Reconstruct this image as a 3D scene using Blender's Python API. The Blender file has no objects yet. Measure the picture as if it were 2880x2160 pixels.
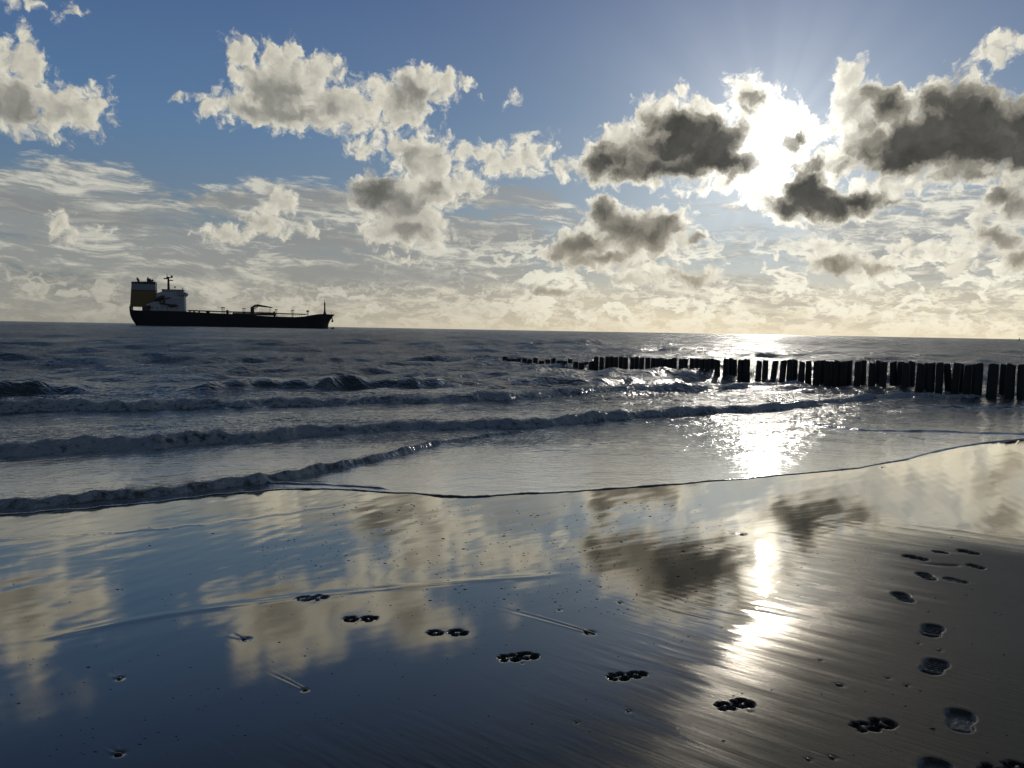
import bpy, bmesh, math, random
import numpy as np
from mathutils import Vector, Matrix, noise as mnoise

SC = bpy.context.scene
COL = SC.collection

# ---------------------------------------------------------------- camera
EYE = 1.45                      # eye height over the sand at the photographer's feet
PITCH, ROLL = math.radians(3.92), math.radians(1.03)
FOC = 1702.5                    # focal length in the units used for the sight-lines below
CAMM = Matrix.Rotation(math.pi / 2 - PITCH, 3, 'X') @ Matrix.Rotation(ROLL, 3, 'Z')
cam = bpy.data.objects.new('camera', bpy.data.cameras.new('camera'))
COL.objects.link(cam)
cam.matrix_world = Matrix.Translation((0, 0, EYE)) @ CAMM.to_4x4()
cam.data.sensor_width = 36.0
cam.data.lens = 36.0 * FOC / 2212.0
cam.data.clip_start = 0.05
cam.data.clip_end = 60000.0
SC.camera = cam

def ray(x, y):
    return (CAMM @ Vector((x - 1106.0, 829.5 - y, -FOC))).normalized()

def uv(x, y):                   # azimuth and elevation (degrees) of a sight-line
    d = ray(x, y)
    return math.degrees(math.atan2(d.x, d.y)), math.degrees(math.asin(d.z))

# ---------------------------------------------------------------- exposure, sun
SC.view_settings.view_transform = 'Standard'
SC.view_settings.look = 'None'
SC.view_settings.exposure = 0.0
SC.view_settings.gamma = 1.0
SC.view_settings.use_curve_mapping = False
SUN_U, SUN_V = 17.4, 12.4       # azimuth from +Y towards +X, elevation
sunv = Vector((math.sin(math.radians(SUN_U)) * math.cos(math.radians(SUN_V)),
               math.cos(math.radians(SUN_U)) * math.cos(math.radians(SUN_V)),
               math.sin(math.radians(SUN_V))))
sl = bpy.data.lights.new('sun', 'SUN')
sl.energy = 0.2                # the disc stands behind a bright veil of cloud
sl.angle = math.radians(0.53)
sl.color = (1.0, 0.93, 0.82)
sun = bpy.data.objects.new('sun', sl)
COL.objects.link(sun)
sun.rotation_euler = (-sunv).to_track_quat('-Z', 'Y').to_euler()
sun.location = sunv * 100

# ---------------------------------------------------------------- node helper
class G:
    def __init__(s, tree, dim='3D'):
        s.t = tree
        s.dim = dim
    def new(s, kind, **kw):
        n = s.t.nodes.new(kind)
        for k, v in kw.items():
            setattr(n, k, v)
        return n
    def put(s, sock, v):
        if isinstance(v, S):
            s.t.links.new(v.o, sock)
        elif isinstance(v, bpy.types.NodeSocket):
            s.t.links.new(v, sock)
        else:
            if isinstance(v, (tuple, list)) and sock.type == 'RGBA' and len(v) == 3:
                v = tuple(v) + (1.0,)
            sock.default_value = v
    def m(s, op, *a, clamp=False):
        n = s.new('ShaderNodeMath', operation=op, use_clamp=clamp)
        for i, v in enumerate(a):
            s.put(n.inputs[i], v)
        return S(s, n.outputs[0])
    def vm(s, op, *a, out=0):
        n = s.new('ShaderNodeVectorMath', operation=op)
        for i, v in enumerate(a):
            s.put(n.inputs[i], v)
        return S(s, n.outputs[out])
    def xyz(s, x=0.0, y=0.0, z=0.0):
        n = s.new('ShaderNodeCombineXYZ')
        for i, v in enumerate((x, y, z)):
            s.put(n.inputs[i], v)
        return S(s, n.outputs[0])
    def sep(s, v):
        n = s.new('ShaderNodeSeparateXYZ')
        s.put(n.inputs[0], v)
        return [S(s, o) for o in n.outputs]
    def noise(s, v, scale, detail=3.0, rough=0.5, dist=0.0, out=0, kind=None, lac=2.0):
        n = s.new('ShaderNodeTexNoise')
        n.noise_dimensions = s.dim
        if kind:
            n.noise_type = kind
        s.put(n.inputs['Vector'], v)
        n.inputs['Scale'].default_value = scale
        n.inputs['Detail'].default_value = detail
        n.inputs['Roughness'].default_value = rough
        n.inputs['Lacunarity'].default_value = lac
        n.inputs['Distortion'].default_value = dist
        return S(s, n.outputs[out])
    def voro(s, v, scale, detail=0.0, rough=0.5, feature='F1', smooth=0.6):
        n = s.new('ShaderNodeTexVoronoi', feature=feature, voronoi_dimensions=s.dim)
        s.put(n.inputs['Vector'], v)
        n.inputs['Scale'].default_value = scale
        if 'Detail' in n.inputs:
            n.inputs['Detail'].default_value = detail
            n.inputs['Roughness'].default_value = rough
        if feature == 'SMOOTH_F1':
            n.inputs['Smoothness'].default_value = smooth
        return S(s, n.outputs['Distance'])
    def step(s, v, a, b, lo=0.0, hi=1.0):      # smooth ramp a..b
        n = s.new('ShaderNodeMapRange', interpolation_type='SMOOTHSTEP')
        s.put(n.inputs['Value'], v)
        for k, q in (('From Min', a), ('From Max', b), ('To Min', lo), ('To Max', hi)):
            s.put(n.inputs[k], q)
        return S(s, n.outputs[0])
    def lin(s, v, a, b, lo=0.0, hi=1.0):
        n = s.new('ShaderNodeMapRange', interpolation_type='LINEAR')
        s.put(n.inputs['Value'], v)
        for k, q in (('From Min', a), ('From Max', b), ('To Min', lo), ('To Max', hi)):
            s.put(n.inputs[k], q)
        return S(s, n.outputs[0])
    def mix(s, f, a, b):
        n = s.new('ShaderNodeMix', data_type='RGBA')
        s.put(n.inputs[0], f)
        s.put(n.inputs[6], a)
        s.put(n.inputs[7], b)
        return S(s, n.outputs[2])

class S:
    def __init__(s, g, o):
        s.g, s.o = g, o
    def __add__(s, b): return s.g.m('ADD', s, b)
    def __radd__(s, b): return s.g.m('ADD', b, s)
    def __sub__(s, b): return s.g.m('SUBTRACT', s, b)
    def __rsub__(s, b): return s.g.m('SUBTRACT', b, s)
    def __mul__(s, b): return s.g.m('MULTIPLY', s, b)
    def __rmul__(s, b): return s.g.m('MULTIPLY', b, s)
    def __truediv__(s, b): return s.g.m('DIVIDE', s, b)
    def __rtruediv__(s, b): return s.g.m('DIVIDE', b, s)

# ---------------------------------------------------------------- sky
# cumulus banks: centre x, y and half sizes of each lobe on the sight-line grid
LOBES = [
 (25,215,70,65),(75,150,45,50),(140,235,75,45),(215,225,30,38),(60,255,95,32),(165,265,60,25),(-60,200,90,90),(52,95,26,30),(20,120,30,30),
 (520,115,40,34),(612,125,58,38),(690,155,52,38),(600,190,95,60),(545,235,90,32),(462,228,42,18),(640,258,90,34),(720,225,70,45),(760,268,60,24),(378,215,13,13),
 (845,215,65,42),(905,190,60,42),(960,190,42,32),(1000,188,22,10),(860,250,70,28),(800,262,60,26),
 (900,315,85,30),(930,355,75,40),(780,325,30,16),(1060,330,40,30),(1130,335,55,28),(1195,360,28,24),(1090,365,50,20),(1000,330,40,20),
 (830,420,80,42),(930,410,75,45),(880,480,75,55),(830,500,50,30),(920,520,45,22),(1010,400,50,22),
 (600,445,40,30),(560,485,60,26),(640,490,48,18),(500,500,50,25),(120,485,22,22),(160,500,50,18),(135,470,14,14),
 (1290,350,50,40),(1340,300,50,35),(1400,240,36,34),(1440,265,50,40),(1500,270,70,52),(1470,340,150,45),(1380,370,80,25),(1560,320,75,60),
 (1462,205,14,14),(1608,205,38,42),(1640,240,50,50),(1680,260,50,40),(1730,275,38,30),(1650,330,75,75),(1640,410,45,45),(1600,385,60,25),(1560,405,70,12),
 (1838,165,40,34),(1845,225,55,60),(1800,270,28,30),(1920,240,70,50),(2030,215,45,45),(2090,210,60,45),(2110,290,130,85),(1990,310,120,72),(2190,270,70,65),(2240,330,80,55),(1860,300,60,60),(1800,350,50,40),
 (1745,410,60,50),(1790,440,85,42),(1700,455,38,32),(1860,435,80,35),(1930,440,40,18),(1960,400,90,20),(2090,385,110,16),
 (1305,455,42,42),(1335,500,70,50),(1260,520,60,35),(1205,545,45,22),(1400,500,75,48),(1450,500,55,38),(1300,560,90,22),(1410,540,80,28),(1480,470,28,22),(1515,522,22,10),
 (2165,95,45,22),(2140,118,40,16),(2200,85,35,16),(2240,100,35,25),
 (2150,430,50,40),(2200,440,40,50),(2130,500,45,28),(2170,520,50,25),(2200,560,40,25),(2120,460,22,22),
 (1770,530,28,32),(1830,560,40,30),(1780,565,60,18),(1900,570,55,20),(1960,520,22,14),(2010,540,50,14),(2060,565,60,16),
 (885,567,38,9),(1130,298,18,8),(150,12,15,13),(60,8,50,10),(1116,213,10,10),(1400,605,60,16),(1490,600,60,16),(1190,630,50,12),
]
# shaded cores inside the banks: centre, half sizes, depth 0..1
CORES = [
 (25,235,70,60,.46),(600,215,85,60,.42),(700,240,60,30,.30),(880,208,60,34,.46),(140,245,50,25,.2),(900,335,60,30,.32),(1080,345,30,16,.2),(812,415,40,40,.95),(870,440,50,26,.55),(885,510,42,18,.55),(940,400,30,22,.3),
 (565,480,35,16,.25),(1465,300,56,42,1.12),(1530,315,52,55,1.05),(1400,290,34,36,.85),(1330,350,70,30,.95),(1440,365,90,24,.95),(1570,350,50,28,.9),(1600,275,20,16,.5),(1622,212,26,14,.45),(1610,232,14,18,.40),(1690,262,22,9,.35),
 (1720,300,26,24,.8),(1750,320,22,18,.6),(1740,360,34,20,.8),(1760,415,48,36,1.0),(1720,450,40,26,1.0),(1800,440,60,30,.9),(1860,432,60,24,.85),(1925,442,32,12,.6),
 (2080,270,110,80,1.08),(2000,310,100,60,1.05),(1930,345,80,36,1.0),(1915,215,42,38,.75),(2140,330,110,48,1.05),(2215,300,60,70,1.0),(2200,220,40,24,.8),(1870,250,30,34,.4),
 (1305,460,30,36,.62),(1345,505,58,36,.66),(1250,530,60,26,.66),(1400,510,64,36,.64),(1300,562,80,18,.6),(1450,500,42,24,.55),(1200,548,34,14,.55),(1512,523,20,8,.6),
 (2160,425,40,22,.6),(2150,515,45,18,.7),(2205,560,40,20,.7),(1800,572,40,14,.6),(1890,580,48,12,.55),(2190,450,40,20,.5),
 (1350,608,30,10,.6),(1190,628,44,12,.75),(1490,600,50,14,.6),(1560,620,40,9,.5),(2150,655,40,10,.5),(1860,620,34,22,.55),(1880,645,45,14,.5),(1710,670,30,16,.45),(1370,680,32,8,.4),
]
world = bpy.data.worlds.new('World')
SC.world = world
world.use_nodes = True
wt = world.node_tree
wt.nodes.clear()
g = G(wt, '2D')
SKYK = 0.1

geo = g.new('ShaderNodeNewGeometry')
tc = g.new('ShaderNodeTexCoord')
D = g.vm('NORMALIZE', tc.outputs['Generated'])
dx, dy, dz = g.sep(D)
U = g.m('ARCTAN2', dx, dy) * 57.29578
V = g.m('ARCSINE', dz) * 57.29578
P0 = g.xyz(U, V, 0.0)
# billowing: two scales of warp
w1 = g.noise(P0, 0.17, 2.0, 0.5, out=1)
w2 = g.noise(P0, 0.62, 4.0, 0.60, out=1)
W = g.vm('MULTIPLY_ADD', w1, (1.4, 1.1, 0.0), g.vm('MULTIPLY_ADD', w2, (1.5, 1.4, 0.0), P0))
W = g.vm('SUBTRACT', W, (0.5 * 2.9, 0.5 * 2.5, 0.0))

def lobe_uv(x, y, rx, ry):
    u0, v0 = uv(x, y)
    u1, _ = uv(x + rx, y)
    _, v1 = uv(x, y - ry)
    return u0, v0, abs(u1 - u0), abs(v1 - v0)

def union(pos, items, k):
    acc = None
    for it in items:
        u0, v0, ru, rv = lobe_uv(*it[:4])
        q = g.vm('MULTIPLY_ADD', pos, (1 / ru, 1 / rv, 0.0), (-u0 / ru, -v0 / rv, 0.0))
        L = g.vm('LENGTH', q, out=1)
        r = min(ru, rv)
        f = g.m('MULTIPLY_ADD', L, -r, r)            # about degrees inside the rim
        acc = f if acc is None else g.m('SMOOTH_MAX', acc, f, k)
    return acc

Fc = union(W, LOBES, 0.55)
acc = None
for it in CORES:
    u0, v0, ru, rv = lobe_uv(*it[:4])
    q = g.vm('MULTIPLY_ADD', W, (0.8 / ru, 0.8 / rv, 0.0), (-0.8 * u0 / ru, -0.8 * v0 / rv, 0.0))
    L = g.vm('DOT_PRODUCT', q, q, out=1)
    f = g.m('MULTIPLY', g.m('EXPONENT', L * -0.9), it[4] * 1.12)
    acc = f if acc is None else g.m('SMOOTH_MAX', acc, f, 0.15)
Dc = acc

# puffy edge detail, and the same shifted towards the sun for relief
def puff(pos):
    a = g.voro(pos, 0.85, 3.0, 0.55)
    b = g.noise(pos, 1.3, 7.0, 0.57)
    return g.m('MULTIPLY_ADD', a, -1.35, 0.66) + g.m('MULTIPLY_ADD', b, 1.1, -0.55)
tosun = g.vm('NORMALIZE', g.vm('SUBTRACT', (SUN_U, SUN_V, 0.0), P0))
pf = puff(W)
pf2 = puff(g.vm('MULTIPLY_ADD', tosun, (0.35, 0.35, 0.0), W))
relief = pf - pf2
Fp = g.m('MULTIPLY_ADD', pf, 0.62, Fc + 0.32)
Fp2 = g.m('MULTIPLY_ADD', Dc, 0.6, Fp)                 # cores always inside
alphaC = g.step(Fp2, -0.20, 0.46)
thick = g.step(Fp, 0.0, 1.8)

# sun distance
cosS = g.vm('DOT_PRODUCT', D, tuple(sunv), out=1)
sdeg = g.m('ARCCOSINE', g.m('MINIMUM', cosS, 0.999999)) * 57.29578
ex = lambda k: g.m('EXPONENT', sdeg * (-1.0 / k))
e2 = g.m('EXPONENT', g.m('POWER', sdeg / 1.25, 2.0) * -1.0)
e6, e14 = ex(5.0), ex(13.0)

# open sky
skyt = g.new('ShaderNodeTexSky', sky_type='NISHITA')
skyt.sun_disc = False
skyt.sun_elevation = math.radians(SUN_V)
skyt.sun_rotation = math.radians(SUN_U)
skyt.altitude = 0.0
skyt.air_density = 1.0
skyt.dust_density = 0.4
skyt.ozone_density = 2.0

RGB = lambda r, gg, b: (r, gg, b, 1.0)
nish = g.vm('MULTIPLY', skyt.outputs[0], (0.035, 0.035, 0.035))
nish = g.vm('DIVIDE', nish, g.vm('ADD', nish, (1.0, 1.0, 1.0)))     # rolls off like the camera does
az = g.step(U, -34.0, 20.0)                                   # 0 far left .. 1 under the sun
def ramp(fac, stops):
    n = g.new('ShaderNodeValToRGB')
    g.put(n.inputs[0], fac)
    e = n.color_ramp.elements
    e[0].position, e[0].color = stops[0][0], (*stops[0][1], 1)
    e[1].position, e[1].color = stops[-1][0], (*stops[-1][1], 1)
    for p, c in stops[1:-1]:
        q = e.new(p)
        q.color = (*c, 1)
    return S(g, n.outputs[0])
vf = V / 60.0
blueL = ramp(vf, [(0.0, (.20, .205, .18)), (0.05, (.20, .23, .23)), (0.12, (.155, .225, .30)), (0.22, (.100, .200, .365)), (0.36, (.062, .130, .295)), (0.46, (.045, .080, .155)), (0.6, (.038, .060, .105)), (1.0, (.032, .048, .08))])
blueR = ramp(vf, [(0.0, (.66, .56, .38)), (0.03, (.62, .55, .40)), (0.08, (.34, .40, .42)), (0.15, (.24, .33, .42)), (0.25, (.13, .22, .36)), (0.36, (.085, .150, .30)), (0.46, (.055, .085, .15)), (0.6, (.040, .060, .10)), (1.0, (.032, .048, .08))])
blue = g.mix(az, blueL, blueR)
base = g.vm('ADD', g.vm('MULTIPLY', blue, (0.86, 0.86, 0.86)), g.vm('MULTIPLY', nish, (0.12, 0.12, 0.12)))
# faint shafts fanning out above the sun
ang = g.m('ARCTAN2', U - SUN_U, V - SUN_V)
shaft = g.noise(g.xyz(ang * 2.2, 3.7, 0.0), 2.0, 2.0, 0.5)
shaft = g.step(shaft, 0.30, 0.70, 0.90, 1.07)
shaft = g.m('MULTIPLY', shaft, 1.0)
gl = g.vm('SCALE', (0.58, 0.57, 0.54))
gl.o.node.inputs['Scale'].default_value = 1.0
g.put(gl.o.node.inputs['Scale'], e6 * shaft)
gl2 = g.vm('SCALE', (0.14, 0.138, 0.13)); g.put(gl2.o.node.inputs['Scale'], e14)
base = g.vm('ADD', base, g.vm('ADD', gl, gl2))

# thin sheets of high cloud low in the sky: long streaks
sw = g.noise(P0, 0.10, 3.0, 0.5, out=1)
Ps = g.vm('MULTIPLY_ADD', sw, (5.0, 2.0, 0.0), P0)
px_, py_, _ = g.sep(Ps)
tilt = py_ + px_ * 0.06
st = g.noise(g.xyz(px_ * 0.085, tilt * 0.40, 1.3), 1.0, 9.0, 0.62)
st2 = g.noise(g.xyz(px_ * 0.30 + 5.1, tilt * 1.6, 5.1), 1.0, 9.0, 0.68)
left = g.step(U, -6.0, 12.0, 1.0, 0.0)
low = g.step(V + U * -0.02, 6.5, 13.0, 1.0, 0.0)
cover = g.m('MULTIPLY_ADD', low, 0.43, -0.22) + (left - 1.0) * 0.16
sa = g.step(st + cover + (st2 - 0.5) * 0.45, 0.44, 0.62)
sa = sa * g.step(V, 16.0, 10.5) 
shade = g.step(st2 * 0.75 + st * 0.35 + g.m('MULTIPLY_ADD', low, -0.05, 0.0), 0.47, 0.66)
warmth = g.step(V, 0.0, 7.0, 1.0, 0.0)
sheetL = g.mix(shade, RGB(.27, .285, .28), RGB(.64, .62, .53))
sheetR = g.mix(shade, RGB(.36, .365, .36), RGB(.88, .85, .72))
sheet = g.mix(g.step(U, -16.0, 16.0), sheetL, sheetR)
sheet = g.mix(warmth * 0.35, sheet, g.mix(az, RGB(.36, .33, .27), RGB(.68, .56, .36)))
base = g.mix(sa * 0.88, base, sheet)
# soft grey banks behind the heaps
VEIL = [(1090,425,120,26),(690,432,110,24),(1060,512,130,30),(760,600,150,26),(60,440,150,26),(250,470,110,20),(480,430,90,16),(130,620,120,22),(420,590,110,16),(950,600,110,22),(700,520,120,16)]
wv_ = g.vm('MULTIPLY_ADD', w2, (2.6, 0.9, 0.0), g.vm('MULTIPLY_ADD', sw, (2.0, 0.6, 0.0), P0))
wv_ = g.vm('SUBTRACT', wv_, (2.3, 0.75, 0.0))
vl = None
for it in VEIL:
    u0, v0, ru, rv = lobe_uv(*it)
    q_ = g.vm('MULTIPLY_ADD', wv_, (1 / ru, 1 / rv, 0.0), (-u0 / ru, -v0 / rv, 0.0))
    f_ = 1.0 - g.vm('DOT_PRODUCT', q_, q_, out=1)
    vl = f_ if vl is None else g.m('SMOOTH_MAX', vl, f_, 0.3)
vl = g.step(vl + (st2 - 0.5) * 1.4, -0.25, 0.75)
veilc = g.mix(az, RGB(.225, .235, .235), RGB(.36, .36, .345))
base = g.mix(vl * 0.68, base, g.mix(g.step(V, 3.5, 0.5), veilc, g.mix(az, RGB(.25, .245, .22), RGB(.45, .41, .33))))

# far cumulus in a low band: heaped small cells, bright rims, soft grey bodies
def cells(sx, sy, lo, hi, zo):
    q = g.xyz(U * sx + zo, V * sy, 0.0)
    wv = g.noise(q, 1.3, 3.0, 0.6, out=1)
    q = g.vm('MULTIPLY_ADD', wv, (0.9, 0.9, 0.0), q)
    a = g.voro(q, 0.9, 3.0, 0.55)
    b = g.noise(q, 1.0, 7.0, 0.62)
    return g.m('MULTIPLY_ADD', a, -0.55, 0.30) + b
c1 = cells(0.34, 0.62, 0, 1, 3.0)
c2 = cells(0.85, 1.9, 0, 1, 9.0)
bl = g.mix(g.step(c1, 0.50, 0.72), RGB(.60, .57, .48), RGB(.31, .305, .28))
br = g.mix(g.step(c1, 0.52, 0.78), RGB(1.0, .96, .80), RGB(.52, .47, .385))
top = g.step(V + c1 * 7.0, 10.6, 8.6) * g.step(U, -9.0, 4.0)
topL = g.step(V + c1 * 4.0, 5.4, 4.2) * g.step(U, 3.0, -9.0)
base = g.mix(g.m('MAXIMUM', top, topL * 0.7) * g.step(c1, 0.31, 0.48) * 0.9, base, g.mix(az, bl, br))
bl = g.mix(g.step(c2, 0.48, 0.68), RGB(.46, .43, .35), RGB(.27, .26, .235))
br = g.mix(g.step(c2, 0.50, 0.74), RGB(.98, .91, .72), RGB(.60, .53, .42))
low2 = g.step(V + c2 * 2.6, 4.9, 3.9)
base = g.mix(low2 * g.step(c2, 0.30, 0.52) * g.m('MULTIPLY_ADD', az, 0.38, 0.34), base, g.mix(az, bl, br))
haze = g.mix(az, RGB(.28, .265, .22), RGB(.88, .76, .54))
base = g.mix(g.m('EXPONENT', g.m('MAXIMUM', V, 0.0) * -0.75) * 0.80, base, haze)

# cumulus banks
near = g.m('EXPONENT', sdeg * (-1.0 / 14.0))
rimc = g.mix(near, RGB(.58, .56, .47), RGB(1.15, 1.10, .95))
glow = g.vm('SCALE', (1.0, 0.97, 0.88)); g.put(glow.o.node.inputs['Scale'], g.m('EXPONENT', g.m('POWER', sdeg / 3.6, 2.0) * -1.0) * 1.6)
rimc = g.vm('ADD', rimc, glow)
bodyc = g.mix(near, RGB(.49, .47, .405), RGB(.60, .57, .48))
glowb = g.vm('SCALE', (1.0, 0.97, 0.90)); g.put(glowb.o.node.inputs['Scale'], g.m('EXPONENT', g.m('POWER', sdeg / 2.7, 2.0) * -1.0) * 1.2)
bodyc = g.vm('ADD', bodyc, glowb)
corec = g.mix(g.step(sdeg, 26.0, 12.0), RGB(.13, .13, .118), RGB(.072, .071, .064))
body = g.mix(thick, rimc, bodyc)
lit = g.m('MULTIPLY_ADD', g.m('MAXIMUM', g.m('MINIMUM', relief, 0.7), -0.7), g.m('MULTIPLY_ADD', thick, -0.16, 0.30), 1.0)
bl_ = g.vm('SCALE', body); g.put(bl_.o.node.inputs['Scale'], lit); g.put(bl_.o.node.inputs[0], body)
rimk = g.step(Fc + pf * 0.25, -0.25, 0.75)
soft = g.noise(W, 0.75, 3.0, 0.5)
dm_ = Dc * g.m('MULTIPLY_ADD', rimk, 0.62, 0.50) + g.m('MULTIPLY_ADD', soft, 0.75, -0.375) * g.step(Dc, 0.03, 0.35) + pf * 0.07 * g.step(Dc, 0.03, 0.3)
d1 = g.step(dm_, 0.03, 0.50)
d2 = g.step(dm_, 0.28, 1.00)
dmask = g.m('MULTIPLY_ADD', d2, 0.5, d1 * 0.5)
midc = g.mix(g.step(sdeg, 30.0, 8.0), RGB(.27, .265, .24), RGB(.30, .28, .23))
corev = g.noise(W, 0.5, 5.0, 0.6)
cv = g.vm('SCALE', corec); g.put(cv.o.node.inputs[0], corec); g.put(cv.o.node.inputs['Scale'], g.m('MULTIPLY_ADD', corev, 1.5, 0.35))
cl = g.mix(d2, g.mix(d1 * 0.92, bl_, midc), cv)
lowwarm = g.step(V, 9.0, 1.0)
cl = g.mix(lowwarm * 0.45, cl, g.mix(az, RGB(.36, .33, .28), RGB(.66, .57, .42)))
skyc = g.mix(alphaC, base, cl)
disc = g.vm('SCALE', (1.0, 0.98, 0.92)); g.put(disc.o.node.inputs['Scale'], e2 * g.m('SUBTRACT', 1.0, g.m('MINIMUM', dmask * 1.05, 1.0)) * 2.2)
skyc = g.vm('ADD', skyc, disc)
skyc = g.vm('MULTIPLY', skyc, (1 / SKYK, 1 / SKYK, 1 / SKYK))
bg = g.new('ShaderNodeBackground')
g.put(bg.inputs[0], skyc)
bg.inputs[1].default_value = SKYK
bg2 = g.new('ShaderNodeBackground')
bg2.inputs[1].default_value = SKYK
g.put(bg2.inputs[0], g.vm('MULTIPLY', g.mix(g.step(V, 0.0, -3.0), blue, RGB(.05, .055, .055)), (1 / SKYK, 1 / SKYK, 1 / SKYK)))
far_ = g.m('MAXIMUM', g.step(V, 25.0, 28.0), g.m('MAXIMUM', g.step(V, -0.8, -1.2), g.step(g.m('ABSOLUTE', U), 46.0, 50.0)))
ms = g.new('ShaderNodeMixShader')
g.put(ms.inputs[0], far_)
wt.links.new(bg.outputs[0], ms.inputs[1])
wt.links.new(bg2.outputs[0], ms.inputs[2])
wo = g.new('ShaderNodeOutputWorld')
wt.links.new(ms.outputs[0], wo.inputs[0])
world.cycles.sampling_method = 'MANUAL'
world.cycles.sample_map_resolution = 512

# ================================================================ ground and sea
SEA = -0.55
SLY, SLX = 0.036, -0.014
def sand0(x, y):
    return -SLY * y - SLX * x
def hit(x, y):                  # point where a sight-line meets the beach or the still sea
    d = ray(x, y)
    t1 = EYE / max(1e-6, (-d.z - SLY * d.y - SLX * d.x)) if (-d.z - SLY * d.y - SLX * d.x) > 0 else 1e9
    t2 = (EYE - SEA) / -d.z if d.z < -1e-6 else 1e9
    t = min(t1, t2)
    return (d.x * t, d.y * t)
rng = np.random.default_rng(7)

def line_polar(pts):
    a = []
    for p in pts:
        x, y = hit(*p[:2])
        a.append((math.degrees(math.atan2(x, y)), math.hypot(x, y)) + tuple(p[2:]))
    a.sort()
    return np.array(a)

def fnoise(x, y, seed, n=10, lo=1.0, hi=8.0, ang=None, spread=math.pi, power=1.0):
    """band of random plane waves, frequencies lo..hi cycles per metre, unit-ish amplitude"""
    rr = np.random.default_rng(seed)
    z = np.zeros_like(x)
    tot = 0
    for i in range(n):
        f = lo * (hi / lo) ** (i / max(1, n - 1)) * rr.uniform(0.85, 1.15)
        a = (ang if ang is not None else 0) + rr.uniform(-spread, spread)
        k = 2 * math.pi * f
        w = (lo / f) ** power
        z += w * np.sin(k * (x * math.cos(a) + y * math.sin(a)) + rr.uniform(0, 6.28))
        tot += w * w
    return z / math.sqrt(tot)

def vnoise(x, y, seed, octaves=4, rough=0.55):
    """fractal value noise, about -1..1"""
    rr = np.random.default_rng(seed)
    tab = rr.uniform(-1, 1, (256, 256))
    z = np.zeros_like(x)
    amp, tot = 1.0, 0.0
    for o in range(octaves):
        a = 0.6 + o * 1.1
        u = (x * math.cos(a) - y * math.sin(a)) * 2.03 ** o + 17.3 * o
        v = (x * math.sin(a) + y * math.cos(a)) * 2.03 ** o + 9.1 * o
        i, j = np.floor(u).astype(int), np.floor(v).astype(int)
        f, h = u - i, v - j
        f, h = f * f * (3 - 2 * f), h * h * (3 - 2 * h)
        i0, j0, i1, j1 = i & 255, j & 255, (i + 1) & 255, (j + 1) & 255
        z += amp * ((tab[i0, j0] * (1 - f) + tab[i1, j0] * f) * (1 - h) + (tab[i0, j1] * (1 - f) + tab[i1, j1] * f) * h)
        tot += amp
        amp *= rough
    return z / tot * 1.6

def lnoise(x, y, fx_, fy_, seed, octaves=4, rough=0.6):
    """value noise kept aligned with x and y, so that it can be stretched"""
    rr = np.random.default_rng(seed)
    z = np.zeros_like(x)
    amp, tot = 1.0, 0.0
    for o in range(octaves):
        tab = rr.uniform(-1, 1, (256, 256))
        u, v = x * fx_ * 1.9 ** o + 13.7 * o, y * fy_ * 1.9 ** o + 5.1 * o
        i, j = np.floor(u).astype(int), np.floor(v).astype(int)
        f, h = u - i, v - j
        f, h = f * f * (3 - 2 * f), h * h * (3 - 2 * h)
        i0, j0, i1, j1 = i & 255, j & 255, (i + 1) & 255, (j + 1) & 255
        z += amp * ((tab[i0, j0] * (1 - f) + tab[i1, j0] * f) * (1 - h) + (tab[i0, j1] * (1 - f) + tab[i1, j1] * f) * h)
        tot += amp
        amp *= rough
    return z / tot * 1.5

DOWN = math.radians(138.0)       # direction of the fall line (towards the sea)
cd, sd = math.cos(DOWN), math.sin(DOWN)

def azis(core_step):
    core = np.arange(-39.0, 39.0 + 1e-6, core_step)
    left = -39.0 - np.cumsum(np.linspace(core_step * 2, 4.0, 20))
    left = left[left > -84]
    return np.concatenate([left[::-1], core, -left])

def grid_mesh(name, X, Y, Z, attrs, smooth=True):
    nr, nc = X.shape
    me = bpy.data.meshes.new(name)
    co = np.stack([X, Y, Z], -1).reshape(-1, 3).astype(np.float32)
    idx = np.arange(nr * nc).reshape(nr, nc)
    q = np.stack([idx[:-1, :-1], idx[:-1, 1:], idx[1:, 1:], idx[1:, :-1]], -1).reshape(-1, 4)
    me.vertices.add(len(co))
    me.vertices.foreach_set('co', co.ravel())
    me.loops.add(q.size)
    me.loops.foreach_set('vertex_index', q.ravel().astype(np.int32))
    me.polygons.add(len(q))
    me.polygons.foreach_set('loop_start', np.arange(0, q.size, 4, dtype=np.int32))
    me.update(calc_edges=True)
    me.polygons.foreach_set('use_smooth', np.full(len(q), smooth))
    for k, v in attrs.items():
        a = me.attributes.new(k, 'FLOAT', 'POINT')
        a.data.foreach_set('value', np.ascontiguousarray(v, dtype=np.float32).ravel())
    me.validate()
    return me

# ---------------------------------------------------------------- prints in the sand
def dirto(p, q):
    a, b = hit(*p), hit(*q)
    return math.atan2(b[1] - a[1], b[0] - a[0])
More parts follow.
